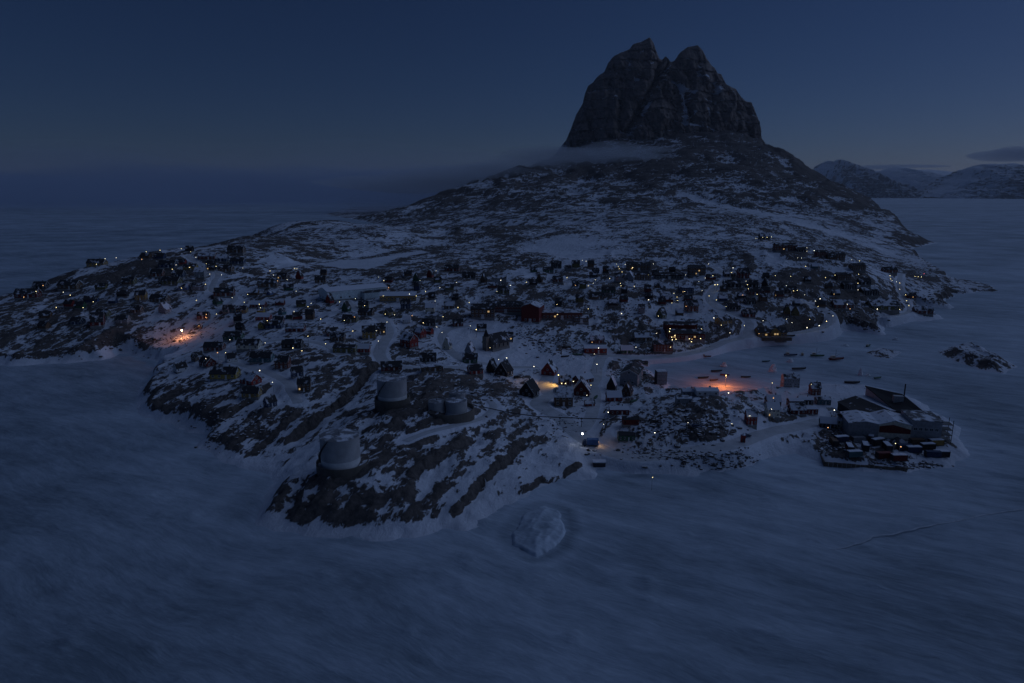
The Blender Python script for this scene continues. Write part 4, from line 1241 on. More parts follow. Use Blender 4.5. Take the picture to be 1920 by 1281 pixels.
x, y, z, w_ = place(631, 893, 73, 14.2)
T1 = (x, y, float(ground([x], [y])[0]) + .3)
tank(T1, 7.1, 11.6, 3.3, 'big grey storage tank with a pale lower band standing nearest the front shore', R(-20))
bund((T1[0] + .6, T1[1] + .5, T1[2]), 9.6, -5, 1.6, 'low curved concrete bund wall round the front storage tank', (R(20), R(85)))
x, y, z, w_ = place(731, 768, 58, 14.5)
T2 = (x, y, float(ground([x], [y])[0]) + .3)
tank(T2, 6.6, 12.2, 4.6, 'big grey storage tank standing inside a tall ring wall behind the front tank', R(-10))
bund((T2[0], T2[1], T2[2]), 8.0, -5, 3.4, 'tall round concrete bund wall round the rear storage tank')
x, y, z, w_ = place(838, 795, 96, 22)
T3 = (x, y, float(ground([x], [y])[0]) + .2)
bund(T3, 11.2, -5, 2.1, 'wide round concrete bund wall round the three small tanks')
tank((T3[0] - 5.2, T3[1] - 1.5, T3[2]), 3.7, 5.6, 1.5, 'small pale storage tank at the left in the wide bund', 0, False)
tank((T3[0] + 3.4, T3[1] - 1.8, T3[2]), 4.7, 6.2, 1.2, 'small grey storage tank at the right in the wide bund', 0, False)
tank((T3[0] + 3.2, T3[1] + 6.0, T3[2]), 3.6, 7.4, 1.5, 'taller dark storage tank at the back of the wide bund', 0, False)

# pipeline from the tanks across to the harbour hill
pts = []
for u, v, up in [(905, 768, 1.0), (962, 780, 1.2), (1010, 789, 2.0)]:
    x, y, z = trace(u, v)
    pts.append((x, y, z + up))
x, y, z = trace(1345, 799)
pts.append((x, y, z + 1.0))
pl = root('pipeline', (0, 0, 0))
pm = MB()
for a, c in zip(pts[:-1], pts[1:]):
    pm.tube(a, c, .22, 8)
one('pipe', pm, [M_DARK], pl)
A_, B_ = np.array(pts[2]), np.array(pts[3])
for k in range(0, 9):
    q = A_ + (B_ - A_) * k / 8
    g = float(ground([q[0]], [q[1]])[0])
    if q[2] - g > .3:
        one('support', MB().tube((q[0], q[1], g - .6), (q[0], q[1], q[2]), .13, 6).box(q[0] - .5, q[0] + .5, q[1] - .12, q[1] + .12, q[2] - .5, q[2] - .26), [M_DARK], pl)
put(pl, 'thin dark pipeline on posts running from the tanks across to the harbour hill', 'pipeline')

# ------------------------------------------------------------------ works on the quay
QZ = 3.0
q0 = np.array(at_z(1590, 818, QZ))
q1 = np.array(at_z(1764, 830, QZ))
fa = math.atan2(q1[1] - q0[1], q1[0] - q0[0])
FL = float(np.hypot(*(q1 - q0)))
fz = float(np.median(ground(np.linspace(q0[0], q1[0], 9), np.linspace(q0[1], q1[1], 9) + 6)))
fz = max(fz, 2.0)
fac = root('fish_factory', (q0[0], q0[1], fz), fa)
one('foundation', MB().box(-.5, FL + .5, -.4, 42, -4, .25), [M_FOUND], fac)
k = FL / 46.0
one('wall', MB().prism([(0, .25), (0, 6.2), (8 * k, 7.4), (15 * k, 6.4), (15 * k, .25)], 'y', 0, 13), [wall_mat('grey')], fac)
one('front_wall', MB().prism([(15 * k, .25), (15 * k, 6.6), (22.5 * k, 8.4), (31 * k, 6.8), (31 * k, .25)], 'y', .12, 16), [wall_mat('cream')], fac)
put(one('red_panel', MB().prism([(15.3 * k, 2.8), (15.3 * k, 5.6), (22 * k, 6.6), (30.8 * k, 4.8), (30.8 * k, 2.8)], 'y', -.08, .1), [wall_mat('darkred')], fac), 'dark red band across the front wall')
one('end_wall', MB().box(31 * k, 45.8 * k, .25, 15, .25, 9.2), [wall_mat('grey')], fac)
one('end_roof', MB().box(30.8 * k, 46.2 * k, 0, 15.3, 9.2, 9.5), [snow_roof('quay_roof', (0.11, 0.11, 0.115), 0.46)], fac)
one('front_roof', MB().prism([(-.4, 6.1), (8 * k, 7.45), (15 * k, 6.5), (22.5 * k, 8.5), (31.2 * k, 6.85), (31.2 * k, 7.15), (22.5 * k, 8.8), (15 * k, 6.8), (8 * k, 7.75), (-.4, 6.4)], 'y', -.5, 16.2), [snow_roof('front_roof', (0.12, 0.11, 0.10), 0.60)], fac)
_rot = np.array([[math.cos(-fa), -math.sin(-fa)], [math.sin(-fa), math.cos(-fa)]])
def fl(u, v, z):
    """a point of the works in its own frame"""
    p = _rot @ (np.array(at_z(u, v, z)) - q0)
    return (float(p[0]), float(p[1]), z - fz)
def slab(name, quad, th, mt):
    low = [(p[0], p[1], p[2] - th) for p in quad]
    one(name, MB().add(list(quad) + low, [(0, 1, 2, 3), (7, 6, 5, 4), (0, 4, 5, 1), (1, 5, 6, 2), (2, 6, 7, 3), (3, 7, 4, 0)]), [mt], fac)
def under(name, quad, drop, mt):
    c = np.mean(np.array(quad), 0)
    q = [tuple(c + (np.array(p) - c) * .965 - np.array((0, 0, drop))) for p in quad]
    low = [(p[0], p[1], .2) for p in q]
    one(name, MB().add(q + low, [(0, 1, 2, 3), (7, 6, 5, 4), (0, 4, 5, 1), (1, 5, 6, 2), (2, 6, 7, 3), (3, 7, 4, 0)]), [mt], fac)
M_DROOF = snow_roof('dark_roofing', (0.050, 0.047, 0.047), 0.33)
tall = [fl(1622, 723, 14.5), fl(1692, 739, 14.5), fl(1746, 783, 9.5), fl(1680, 771, 9.5)]
slab('dark_roof', tall, .5, M_DROOF)
under('hall_wall', tall, .5, wall_mat('grey'))
left = [fl(1570, 753, 7.5), fl(1604, 742, 10.0), fl(1668, 769, 10.0), fl(1612, 780, 7.5)]
slab('side_roof', left, .4, M_DROOF)
under('side_wall', left, .5, wall_mat('black'))
mid = [fl(1605, 742, 9.95), fl(1634, 734, 9.2), fl(1694, 772, 9.2), fl(1669, 769, 9.95)]
slab('snow_roof', mid, .4, snow_roof('hall_snow_roof', (0.03, 0.03, 0.035), 0.85))
under('middle_wall', mid, .5, wall_mat('grey'))
hall_h = 14.5 - fz
sp_ = fl(1694, 752, 12)
one('chimney', MB().tube((sp_[0], sp_[1], 6), (sp_[0], sp_[1], hall_h + 6.0), .3, 10), [M_DARK], fac)
ru = fl(1684, 747, 13.4)
one('roof_unit', MB().box(ru[0] - 2.2, ru[0] + 2.2, ru[1] - 1.2, ru[1] + 1.2, ru[2] - 2, ru[2] + 1.3), [M_METAL], fac)
for i in range(3):
    one('door', MB().box((3 + i * 4) * k, (5.6 + i * 4) * k, -.07, .06, .25, 3.2), [M_METAL], fac)
for i in range(5):
    wv = link('window', fr_, fac, loc=((33 + i * 2.6) * k, .25, 5.4))
    link('pane', pa_, wv)
stl = MB()
for zz in (0, 2.4, 4.8, 7.2):
    stl.box(46.3 * k, 52 * k, 2, 7, zz + .2, zz + .4)
for px_ in (46.5 * k, 51.8 * k):
    for py_ in (2.1, 6.8):
        stl.box(px_ - .1, px_ + .1, py_ - .1, py_ + .1, -2, 9.6)
one('stair_tower', stl, [M_DARK], fac)
put(fac, 'large fish factory with big dark roof and red front band on the quay', 'factory')

# quay edge of planks
qe = root('quay', (0, 0, 0))
line = [at_z(1533, 842, 2), at_z(1546, 866, 2), at_z(1640, 874, 2), at_z(1702, 878, 2)]
for a, c in zip(line[:-1], line[1:]):
    a, c = np.array(a), np.array(c)
    n_ = max(2, int(np.linalg.norm(c - a) / 1.6))
    d_ = (c - a) / n_
    for i in range(n_):
        p, q = a + d_ * i, a + d_ * (i + .93)
        nn = np.array([-d_[1], d_[0]]) / np.linalg.norm(d_) * .3
        vs = [(p[0], p[1], -1.2), (q[0], q[1], -1.2), (q[0] + nn[0], q[1] + nn[1], -1.2), (p[0] + nn[0], p[1] + nn[1], -1.2)]
        top = 2.0 + rnd.uniform(-.08, .08)
        one('plank', MB().add(vs + [(v_[0], v_[1], top) for v_ in vs], [(0, 3, 2, 1), (4, 5, 6, 7), (0, 1, 5, 4), (1, 2, 6, 5), (2, 3, 7, 6), (3, 0, 4, 7)]), [M_WOOD], qe)
put(qe, 'dark planked quay edge along the ice in front of the factory', 'quay')

# ------------------------------------------------------------------ containers, stacks, vehicles, boats, ice blocks
def container_mesh(key):
    if key in _proto:
        return _proto[key]
    b_ = MB().box(-3, 3, -1.15, 1.15, .12, 2.5)
    for i in range(17):
        b_.box(-2.9 + i * .345, -2.76 + i * .345, -1.2, 1.2, .2, 2.45)
    P = (b_.mesh('shell', [wall_mat('red')]), MB().box(-3.04, -2.96, -1.22, 1.22, 0, 2.6).box(2.96, 3.04, -1.22, 1.22, 0, 2.6).box(-2.95, 2.95, -1.22, -1.1, 0, .12).box(-2.95, 2.95, 1.1, 1.22, 0, .12).mesh('frame', [M_DARK]),
         MB().box(-2.9, 2.9, -1.1, 1.1, 2.5, 2.72).mesh('snow_cap', [M_SNOW]), MB().box(3.05, 3.1, -1.0, -.05, .2, 2.4).box(3.05, 3.1, .05, 1.0, .2, 2.4).mesh('door', [M_METAL]))
    _proto[key] = P
    return P
def container(loc, rz, colour, label=None, group='containers on the quay', snow=True):
    sh, fm, sn, dr = container_mesh('container')
    c = root('shipping_container', loc, rz)
    link('shell', sh, c, wall_mat(colour))
    link('frame', fm, c)
    link('door', dr, c)
    if snow:
        link('snow_cap', sn, c)
    put(c, label, 'container', group)
    return c
CONT = [(1566, 838, 'brown', 80), (1580, 832, 'navy', 10), (1596, 846, 'darkred', 75), (1612, 832, 'grey', 5), (1625, 846, 'navy', 70), (1648, 838, 'black', 20), (1660, 862, 'darkred', 4), (1666, 850, 'black', 80), (1688, 868, 'darkred', 2),
        (1700, 846, 'navy', -4), (1716, 852, 'navy', 0), (1742, 846, 'black', 6), (1752, 862, 'navy', -6), (1768, 860, 'black', 0), (1758, 838, 'ochre', 4), (1722, 836, 'brown', 0), (1636, 828, 'black', 60), (1604, 862, 'teal', 6)]
for i, (u, v, c, t) in enumerate(CONT):
    x, y, z, _ = place(u, v, 22, 3)
    o = container((x, y, z), R(t), c, snow=i % 3 != 0)
    placed.append((u, v, o, WORDS[c], 'shipping container'))
# pale stack of containers by the harbour
x, y, z, _ = place(1241, 723, 24, 5)
for i in range(3):
    for j in range(2):
        o = container((x + rnd.uniform(-.1, .1), y + j * 2.6, z + i * 2.62), R(8) + rnd.uniform(-.02, .02), 'grey', 'pale grey container, %s layer, %s row of the stack by the harbour' % (('bottom', 'middle', 'top')[i], ('front', 'back')[j]), 'stack of pale containers', snow=i == 2)

def car(loc, rz, colour, label):
    c = root('parked_car', loc, rz)
    one('body', MB().prism([(-2.1, .35), (2.1, .35), (2.15, .8), (1.1, .95), (.55, 1.5), (-1.5, 1.5), (-2.05, .95)], 'y', -.85, .85), [wall_mat(colour)], c)
    one('windows', MB().prism([(.48, 1.42), (1.0, .98), (-1.9, .98), (-1.46, 1.42)], 'y', -.87, .87), [M_GLASS], c)
    for wx in (-1.3, 1.3):
        for s_ in (-1, 1):
            wv = one('wheel', MB().tube((wx, s_ * .68, .34), (wx, s_ * .9, .34), .34, 14), [M_DARK], c)
            one('rim', MB().tube((wx, s_ * .9, .34), (wx, s_ * .93, .34), .2, 10), [M_METAL], wv)
    for s_ in (-1, 1):
        one('headlight', MB().box(2.1, 2.17, s_ * .6 - .16, s_ * .6 + .16, .62, .78), [M_TRIM], c)
    put(c, label, 'car', 'parked cars')
x, y, z, _ = place(970, 712, 14, 3); car((x, y, z), R(20), 'black', 'black car parked in the yard left of the yellow lamp pool')
x, y, z, _ = place(1302 + 6, 806, 12, 3); car((x, y, z), R(5), 'navy', 'dark car parked below the snowy harbour rocks')
x, y, z, _ = place(1402, 823, 9, 3); car((x, y, z), R(30), 'navy', 'small dark blue car beside the long road right of the harbour hill')
x, y, z, _ = place(1060, 606 + 50, 11, 3); car((x, y, z), R(10), 'black', 'dark car on the open snow above the red long shed')

# blue truck body with a lit rear
x, y, z, _ = place(1113, 840, 22, 3)
tk = root('box_truck', (x, y, z), R(-4))
one('box', MB().box(-2.8, 2.2, -1.2, 1.2, .9, 3.3), [wall_mat('blue')], tk)
one('chassis', MB().box(-4.3, 2.2, -.9, .9, .5, .88), [M_DARK], tk)
cb = one('cab', MB().prism([(-4.6, .7), (-2.95, .7), (-2.95, 2.6), (-4.0, 2.6), (-4.55, 1.7)], 'y', -1.1, 1.1), [wall_mat('navy')], tk)
one('windscreen', MB().prism([(-4.58, 1.75), (-4.08, 2.5), (-3.98, 2.5), (-4.48, 1.75)], 'y', -.95, .95), [M_GLASS], cb)
for wx in (-3.7, 1.2):
    for s_ in (-1, 1):
        one('wheel', MB().tube((wx, s_ * .85, .5), (wx, s_ * 1.15, .5), .5, 14), [M_DARK], tk)
one('rear_lamp', MB().box(2.2, 2.26, -.5, .5, 1.6, 2.5), [glow('truck_glow', (1.0, .55, .2), 5)], tk)
tl = bpy.data.lights.new('rear_light', 'POINT')
tl.energy, tl.color, tl.shadow_soft_size = 55, (1.0, .55, .2), .3
tlo = bpy.data.objects.new('rear_light', tl); col.objects.link(tlo); tlo.parent = tk; tlo.location = (3.0, -.4, 1.6)
put(tk, 'blue box truck with a lit orange rear below the bright white lamp', 'truck')

def boat(u, v, w, colour, label, rz=0.0, mast=True, cabin=True):
    x, y, z, wm = place(u, v, w, 3)
    s = max(.5, wm / 11.0)
    b_ = root('boat', (x, y, z - .1), rz, (s, s, s))
    vs, fs = [], []
    st_ = [(-5.5, 1.3, .0), (-4, 1.6, 0), (0, 1.8, 0), (3, 1.4, .1), (4.8, .7, .3), (5.6, .05, .7)]
    for px_, hw2, kz in st_:
        vs += [(px_, 0, kz), (px_, -hw2 * .75, .5 + kz * .6), (px_, -hw2, 1.4 + kz), (px_, hw2, 1.4 + kz), (px_, hw2 * .75, .5 + kz * .6)]
    for i in range(len(st_) - 1):
        for q in range(5):
            fs.append((i * 5 + q, (i + 1) * 5 + q, (i + 1) * 5 + (q + 1) % 5, i * 5 + (q + 1) % 5))
    fs += [(0, 1, 2, 3, 4), tuple(25 + q for q in (4, 3, 2, 1, 0))]
    one('hull', MB().add(vs, fs), [wall_mat(colour)], b_)
    if cabin:
        cc = one('cabin', MB().box(-4.2, -1.4, -1, 1, 1.3, 3.1), [wall_mat('cream')], b_)
        one('window', MB().box(-3.9, -1.7, -1.03, 1.03, 2.1, 2.8), [M_GLASS], cc)
    if mast:
        one('mast', MB().tube((-.8, 0, 1.2), (-.8, 0, 7.5), .09, 6).tube((-.8, 0, 2.6), (2.6, 0, 4.6), .06, 5), [M_WOOD], b_)
    put(b_, label, 'boat', 'boats frozen into the harbour')
    return b_
boat(1570, 677, 26, 'darkred', 'dark red boat with a mast frozen in beside the snowy skerries', R(6))
boat(1534, 670, 22, 'green', 'dark green boat frozen in left of the masted red boat', R(-14), True)
boat(1506, 667, 15, 'olive', 'olive boat frozen in on the open harbour ice', R(70), False)
boat(1484, 669, 22, 'navy', 'low navy boat frozen in left of the olive boat', R(-4), False)
boat(1438, 680, 13, 'teal', 'teal dinghy left on the ice near the upright ice blocks', R(5), False, False)
boat(1500, 695, 24, 'black', 'black open boat lying among snow mid harbour', R(4), False, False)
boat(1325, 672, 17, 'darkred', 'dark red hull pulled up below the harbour road', R(-12), False)
boat(1480, 643, 20, 'black', 'black open boat on the shore below the harbour road bend', R(0), False, False)
boat(1630, 651, 14, 'green', 'dark green boat alone on the far harbour ice', R(40), False)
boat(1600, 721, 24, 'black', 'black open boat on the ice left of the factory chimney', R(-8), False, False)
boat(1648, 712, 8, 'green', 'small dark green dinghy on the ice above the factory roof', R(20), False, False)
boat(1082, 668, 18, 'green', 'upturned green dinghy beside the red long shed', R(-5), False, False)
boat(1060, 671, 12, 'black', 'small black dinghy in the snow left of the green dinghy', R(12), False, False)
boat(1118, 748, 12, 'green', 'green dinghy standing beside the steep dark red house', R(70), False, False)
boat(1190, 755, 12, 'green', 'green dinghy lying right of the red snow roofed house', R(40), False, False)
boat(1345, 699, 20, 'black', 'dark open boat at the upper edge of the orange glow', R(3), False, False)
boat(1400, 710, 17, 'black', 'dark open boat in the orange glow, farthest right', R(-4), False, False)
boat(1320, 712, 20, 'black', 'dark open boat in the orange glow, farthest left', R(8), False, False)
boat(1360, 706, 15, 'darkred', 'small dark red boat in the middle of the orange glow', R(-20), False, False)
boat(1340, 716, 12, 'brown', 'small brown boat close to the lamp in the orange glow', R(15), False, False)

def ice_block(u, v, w, h, label, seed):
    x, y, z, wm = place(u, v, w, 2)
    r_ = random.Random(seed)
    vs, fs = [], []
    n_, rows = 10, 6
    for j in range(rows):
        t = j / (rows - 1)
        for i in range(n_):
            a = 2 * math.pi * i / n_
            rr = wm * .5 * (1 - .62 * t) * r_.uniform(.7, 1.25)
            vs.append((math.cos(a) * rr + t * wm * .1, math.sin(a) * rr * .8, -.4 + t * h * r_.uniform(.85, 1.1)))
    for j in range(rows - 1):
        for i in range(n_):
            fs.append((j * n_ + i, j * n_ + (i + 1) % n_, (j + 1) * n_ + (i + 1) % n_, (j + 1) * n_ + i))
    fs.append(tuple((rows - 1) * n_ + i for i in range(n_)))
    o = one('ice_block', MB().add(vs, fs), [paint('clear_snow_ice', (0.78, 0.83, 0.88), .5)])
    o.location = (x, y, z)
    put(o, label, 'ice block', 'ice blocks in the harbour')
ice_block(1449, 697, 15, 4.8, 'tall pale ice block standing alone on the harbour ice', 1)
ice_block(1614, 704, 9, 4.6, 'slim pale ice pinnacle at the end of the dark hawser line', 2)
ice_block(1482, 680, 13, 2.6, 'low double topped ice block right of the tall ice block', 3)
ice_block(1357, 688, 14, 3.0, 'rounded pale ice block above the orange glow', 4)
ice_block(1628, 706, 10, 1.4, 'low broken ice block right of the slim pinnacle', 5)
ice_block(1585, 650, 14, 1.6, 'low rubbly ice block near the far harbour shore', 6)
ice_block(1680, 638, 12, 1.8, 'broken ice block off the point with the green lit building', 7)

x, y, z, _ = place(1394, 832, 6, 2)
o = root('signal_hut', (x, y, z))
one('wall', MB().box(-.8, .8, -.8, .8, -.5, 3.4), [wall_mat('red')], o)
one('roof', MB().lathe([(1.25, 3.4), (.1, 4.1)], 4), [ROOFS[1]], o)
one('door', MB().box(-.35, .35, -.86, -.78, .1, 2), [M_DARK], o)
put(o, 'narrow red hut standing on the snow bank right of the long road', 'hut')
x, y, z, _ = place(1124, 878, 20, 3)
o = root('landing_shelter', (x, y, z))
one('roof', MB().box(-2.7, 2.7, -1.6, 1.6, 1.5, 1.85), [ROOFS[2]], o)
one('wall', MB().box(-2.5, 2.5, -1.3, 1.4, -.5, 1.5), [M_DARK], o)
put(o, 'low snow topped shelter by the ice edge below the blue truck', 'shelter')

# ------------------------------------------------------------------ lamps
LAMPS = '''46 557 o|82 536 o|69 547 y|120 548 w|133 554 y|107 577 y|176 566 y|182 496 y|198 485 w|219 483 w|157 577 y|275 472 y|301 470 y|341 467 y|358 472 y|368 483 w|388 495 y|331 497 w|356 502 y|324 505 y|406 500 y|456 503 w|386 533 y|394 514 w|416 516 w|341 540 y|436 558 w|459 567 y|369 564 y|388 590 o|407 589 y|267 487 o|374 611 o
507 508 y|513 516 w|553 504 y|557 504 y|521 527 o|539 525 w|465 552 y|556 546 w|487 571 y|489 577 y|578 575 y|552 584 w|587 583 y|637 566 y|584 569 w|667 560 w|646 601 y|665 594 o|502 601 y|602 599 y|710 520 w|720 526 y|729 539 o|719 555 y|768 552 w|781 555 y|798 547 y|825 540 w|856 530 w|818 508 w|788 526 w|816 565 w|859 577 y|880 567 y|684 573 y|723 589 y|740 591 w|773 592 o|831 594 y|794 605 y|882 611 w|893 618 Y|726 604 w|819 613 w
939 526 W|957 535 W|932 547 y|987 529 y|973 577 y|1000 568 w|1044 571 y|1045 590 y|1080 554 w|1079 535 o|1063 521 y|1103 579 y|1103 536 w|1116 525 w|1112 531 w|942 567 w|1092 488 w|1099 490 w|1156 495 w|1159 500 y|1161 504 y|1172 496 w|1186 502 Y|1166 510 y|1143 522 y|1215 515 Y|1163 532 y|1164 536 y|1189 537 y|1216 562 W|1263 551 y|1269 557 y|1270 564 y|1259 568 y|1283 547 y|1300 499 y|1285 516 w|1322 521 w|1310 528 w|1336 517 y|1329 555 y|1316 545 w|1165 588 W|1234 593 y|1225 495 w|1286 575 o
1374 502 W|1371 511 y|1384 507 w|1328 495 w|1340 534 Y|1345 534 Y|1398 527 w|1401 534 y|1403 542 y|1419 552 y|1392 553 o|1343 563 y|1361 575 y|1338 596 W|1453 517 y|1482 518 y|1417 447 w|1430 445 y|1438 445 y|1446 444 y|1452 456 w|1472 456 w|1486 461 y|1512 465 w|1512 471 w|1526 470 W|1495 484 w|1502 484 w|1510 500 y|1547 521 y|1494 546 y|1508 553 w|1537 560 W|1528 565 w|1533 575 y|1487 545 y|1474 536 w
1596 487 w|1601 494 y|1611 489 y|1614 500 w|1609 514 y|1565 516 y|1608 531 y|1608 544 w|1588 571 w|1593 579 o|1644 580 W|1686 580 y|1561 592 w|1668 517 y|1669 523 y|1672 527 w|1680 528 w|1686 531 y|1686 543 w|1697 553 y|1699 564 y|1703 573 y|1711 557 o|1715 518 y|1721 519 y|1727 519 y|1732 513 r
409 661 o|424 661 y|432 637 w|387 672 w|498 643 w|550 653 Y|567 658 y|578 631 y|611 644 y|662 621 y|488 695 W|512 717 w|710 639 w|706 620 w|829 623 w|919 652 y|935 674 w|950 671 W|1001 687 W|1119 683 W|1122 652 W|1114 664 w|1110 642 o|1192 652 w|1100 741 w|1108 722 y|1230 625 w|1257 651 y|1352 610 y|1368 624 w|1395 610 y|1430 602 w|1474 599 w|1484 606 w|1517 601 y|1549 602 Y|1535 611 W|1512 618 W|1474 627 Y|1422 631 o
1256 616 Y|1255 621 Y|1265 629 Y|1259 632 Y|1260 637 Y|1267 636 Y|1292 635 Y|1297 637 o|1313 635 Y|1296 641 Y|1315 617 Y|1053 718 Y|1060 719 Y|1075 715 Y
1365 737 W|1447 718 y|1449 746 o|1445 770 w|1405 779 w|1371 795 w|1289 793 w|1227 810 W|1140 772 W|1131 796 w|1520 721 y|1563 769 W|1551 801 o|1677 831 y|1687 838 o|1223 894 y'''
GLOWS = {'y': (G_WARM, 'warm white', 1.0), 'w': (G_WHITE, 'cold white', .85), 'Y': (G_WARM, 'bright warm', 1.5), 'W': (G_WHITE, 'bright white', 1.5), 'o': (G_ORANGE, 'orange', 1.15), 'r': (G_RED, 'red', 1.0)}
LH = 5.6
pole_me = MB().tube((0, 0, -1.2), (0, 0, LH - .1), .075, 6, r2=.05).mesh('pole', [M_METAL])
arm_me = MB().tube((0, 0, LH - .15), (0, -.7, LH + .12), .04, 5).mesh('arm', [M_METAL])
hood_me = MB().box(-.17, .17, -1.12, -.55, LH + .14, LH + .26).mesh('hood', [M_METAL])
_gl = {}
def lens_mesh(q, mat):
    if (q, mat.name) not in _gl:
        _gl[(q, mat.name)] = MB().lathe([(.02 * q, -.20 * q), (.15 * q, -.13 * q), (.19 * q, 0), (.15 * q, .12 * q), (.02 * q, .13 * q)], 8).mesh('lens', [mat])
    return _gl[(q, mat.name)]
for item in LAMPS.replace('\n', '|').split('|'):  # every light dot becomes a street lamp, lit windows among them
    u, v, c = item.split()
    u, v = float(u), float(v)
    mat, word, q = GLOWS[c]
    x, y, z = trace(u, v, LH)
    size = q * (0.55 + 0.35 * min(2.2, slant(x, y, z) / 520))
    o = root('street_lamp', (x, y, z))
    link('pole', pole_me, o)
    link('arm', arm_me, o)
    link('hood', hood_me, o)
    link('lens', lens_mesh(round(size, 1), mat), o, loc=(0, -.8, LH - .02))
    put(o, None, 'street lamp', 'lit lamps of the town')
    placed.append((u, v, o, word, 'street lamp'))

def floodlight(u, v, h, energy, colour, label, mat, aim=None, size=.28, spot=None, cat='floodlight', off=(0, 0), lamp_off=(0, -.5), spot_at=None):
    x, y, z = trace(u, v, h)
    if spot_at:
        x, y = spot_at
    x, y = x + off[0], y + off[1]
    z = float(max(ground([x], [y])[0], 0))
    f = root('floodlight', (x, y, z))
    one('pole', MB().tube((0, 0, -1.5), (0, 0, h - .1), .13, 8, r2=.08), [M_METAL], f)
    one('bracket', MB().box(-.35, .35, -.12, .12, h - .12, h + .02), [M_METAL], f)
    one('lens', MB().lathe([(.03, h - .3), (size, h - .18), (size * 1.1, h + .05), (size * .7, h + .2), (.03, h + .26)], 12), [mat], f)
    ld = bpy.data.lights.new('lamp_light', 'SPOT' if spot else 'POINT')
    ld.energy, ld.color, ld.shadow_soft_size = energy, colour, .25
    lo = bpy.data.objects.new('lamp_light', ld)
    col.objects.link(lo)
    lo.parent = f
    lo.location = (lamp_off[0], lamp_off[1], h - .6)
    if spot:
        ld.spot_size, ld.spot_blend = R(spot[0]), .9
        dx, dy, dz = spot[1]
        from mathutils import Vector
        lo.rotation_euler = Vector((dx, dy, dz)).to_track_quat('-Z', 'Y').to_euler()
    put(f, label, cat)
    return f
floodlight(341, 620, 6.0, 1500, (1.0, .30, .09), 'bright orange floodlight on a pole above the snowy bay at left', G_SODIUM, size=.42, lamp_off=(-.8, -.8))
_hx, _hy = at_z(1360, 726)
floodlight(1369, 717, 7.0, 4600, (1.0, .235, .05), 'floodlight pole casting an orange glow over the harbour ice', glow('lamp_ember', (1.0, .75, .3), 6), size=.24, spot_at=(_hx, _hy), lamp_off=(-1.5, .8))
floodlight(1047, 704, 6.0, 3200, (1.0, .52, .10), 'tall yard lamp throwing a yellow pool on the snow', glow('lamp_yellow', (1.0, .7, .25), 6), size=.2, spot=(110, (-.9, -.15, -.75)))
floodlight(1092, 814, 6.0, 14, (.95, .97, 1.0), 'brightest white lamp on a pole above the blue truck', glow('lamp_bright', (.95, .97, 1.0), 30), size=.3)

# ------------------------------------------------------------------ wording: every house, container and lamp told apart by colour and place
MARKS = [(630, 860, 'front storage tank'), (730, 735, 'rear storage tank'), (840, 770, 'wide tank bund'), (930, 640, 'stone church'), (1000, 590, 'tall red school wall'), (650, 552, 'pale sports hall'),
         (341, 625, 'orange floodlight'), (1287, 632, 'lamp lit store'), (1447, 626, 'lit ochre building'), (1680, 785, 'fish factory'), (1030, 718, 'yellow lamp pool'), (1355, 720, 'orange harbour glow'),
         (690, 492, 'long lake'), (170, 497, 'left skyline notch'), (1595, 520, 'right hand bluff'), (1113, 835, 'blue truck'), (1480, 500, 'dark bluff'), (1719, 518, 'green lit building'),
         (1200, 502, 'long brown apartments'), (1241, 708, 'container stack')]
ORD = ['nearest', 'second nearest', 'third nearest', 'fourth nearest', 'fifth nearest', 'sixth nearest', 'seventh nearest', 'eighth nearest', 'ninth nearest', 'tenth nearest', 'eleventh nearest', 'twelfth nearest', 'thirteenth nearest', 'fourteenth nearest', 'fifteenth nearest']
def side(u, v, a, b):
    dx, dy = u - a, (v - b) * 1.6
    return ('right of' if dx > 0 else 'left of') if abs(dx) > abs(dy) else ('below' if dy > 0 else 'above')
used = set()
for u, v, o, cw, kw in placed:
    best = None
    for a, b_, nm in sorted(MARKS, key=lambda q: (q[0] - u) ** 2 + ((q[1] - v) * 1.6) ** 2):
        s_ = side(u, v, a, b_)
        same = sorted(((uu - a) ** 2 + ((vv - b_) * 1.6) ** 2, oo.name) for uu, vv, oo, c2, k2 in placed if c2 == cw and k2 == kw and side(uu, vv, a, b_) == s_)
        k = [q[1] for q in same].index(o.name)
        if k < len(ORD):
            text = '%s %s %s the %s' % (cw, kw, s_, nm)
            if len(same) > 1:
                text += ', %s such %s' % (ORD[k], 'lamp' if 'lamp' in kw else 'container' if 'cont' in kw else 'one')
            if text not in used:
                best = text
                break
    if best is None:
        best = '%s %s at image column %d' % (cw, kw, int(u))
    used.add(best)
    o['label'] = best

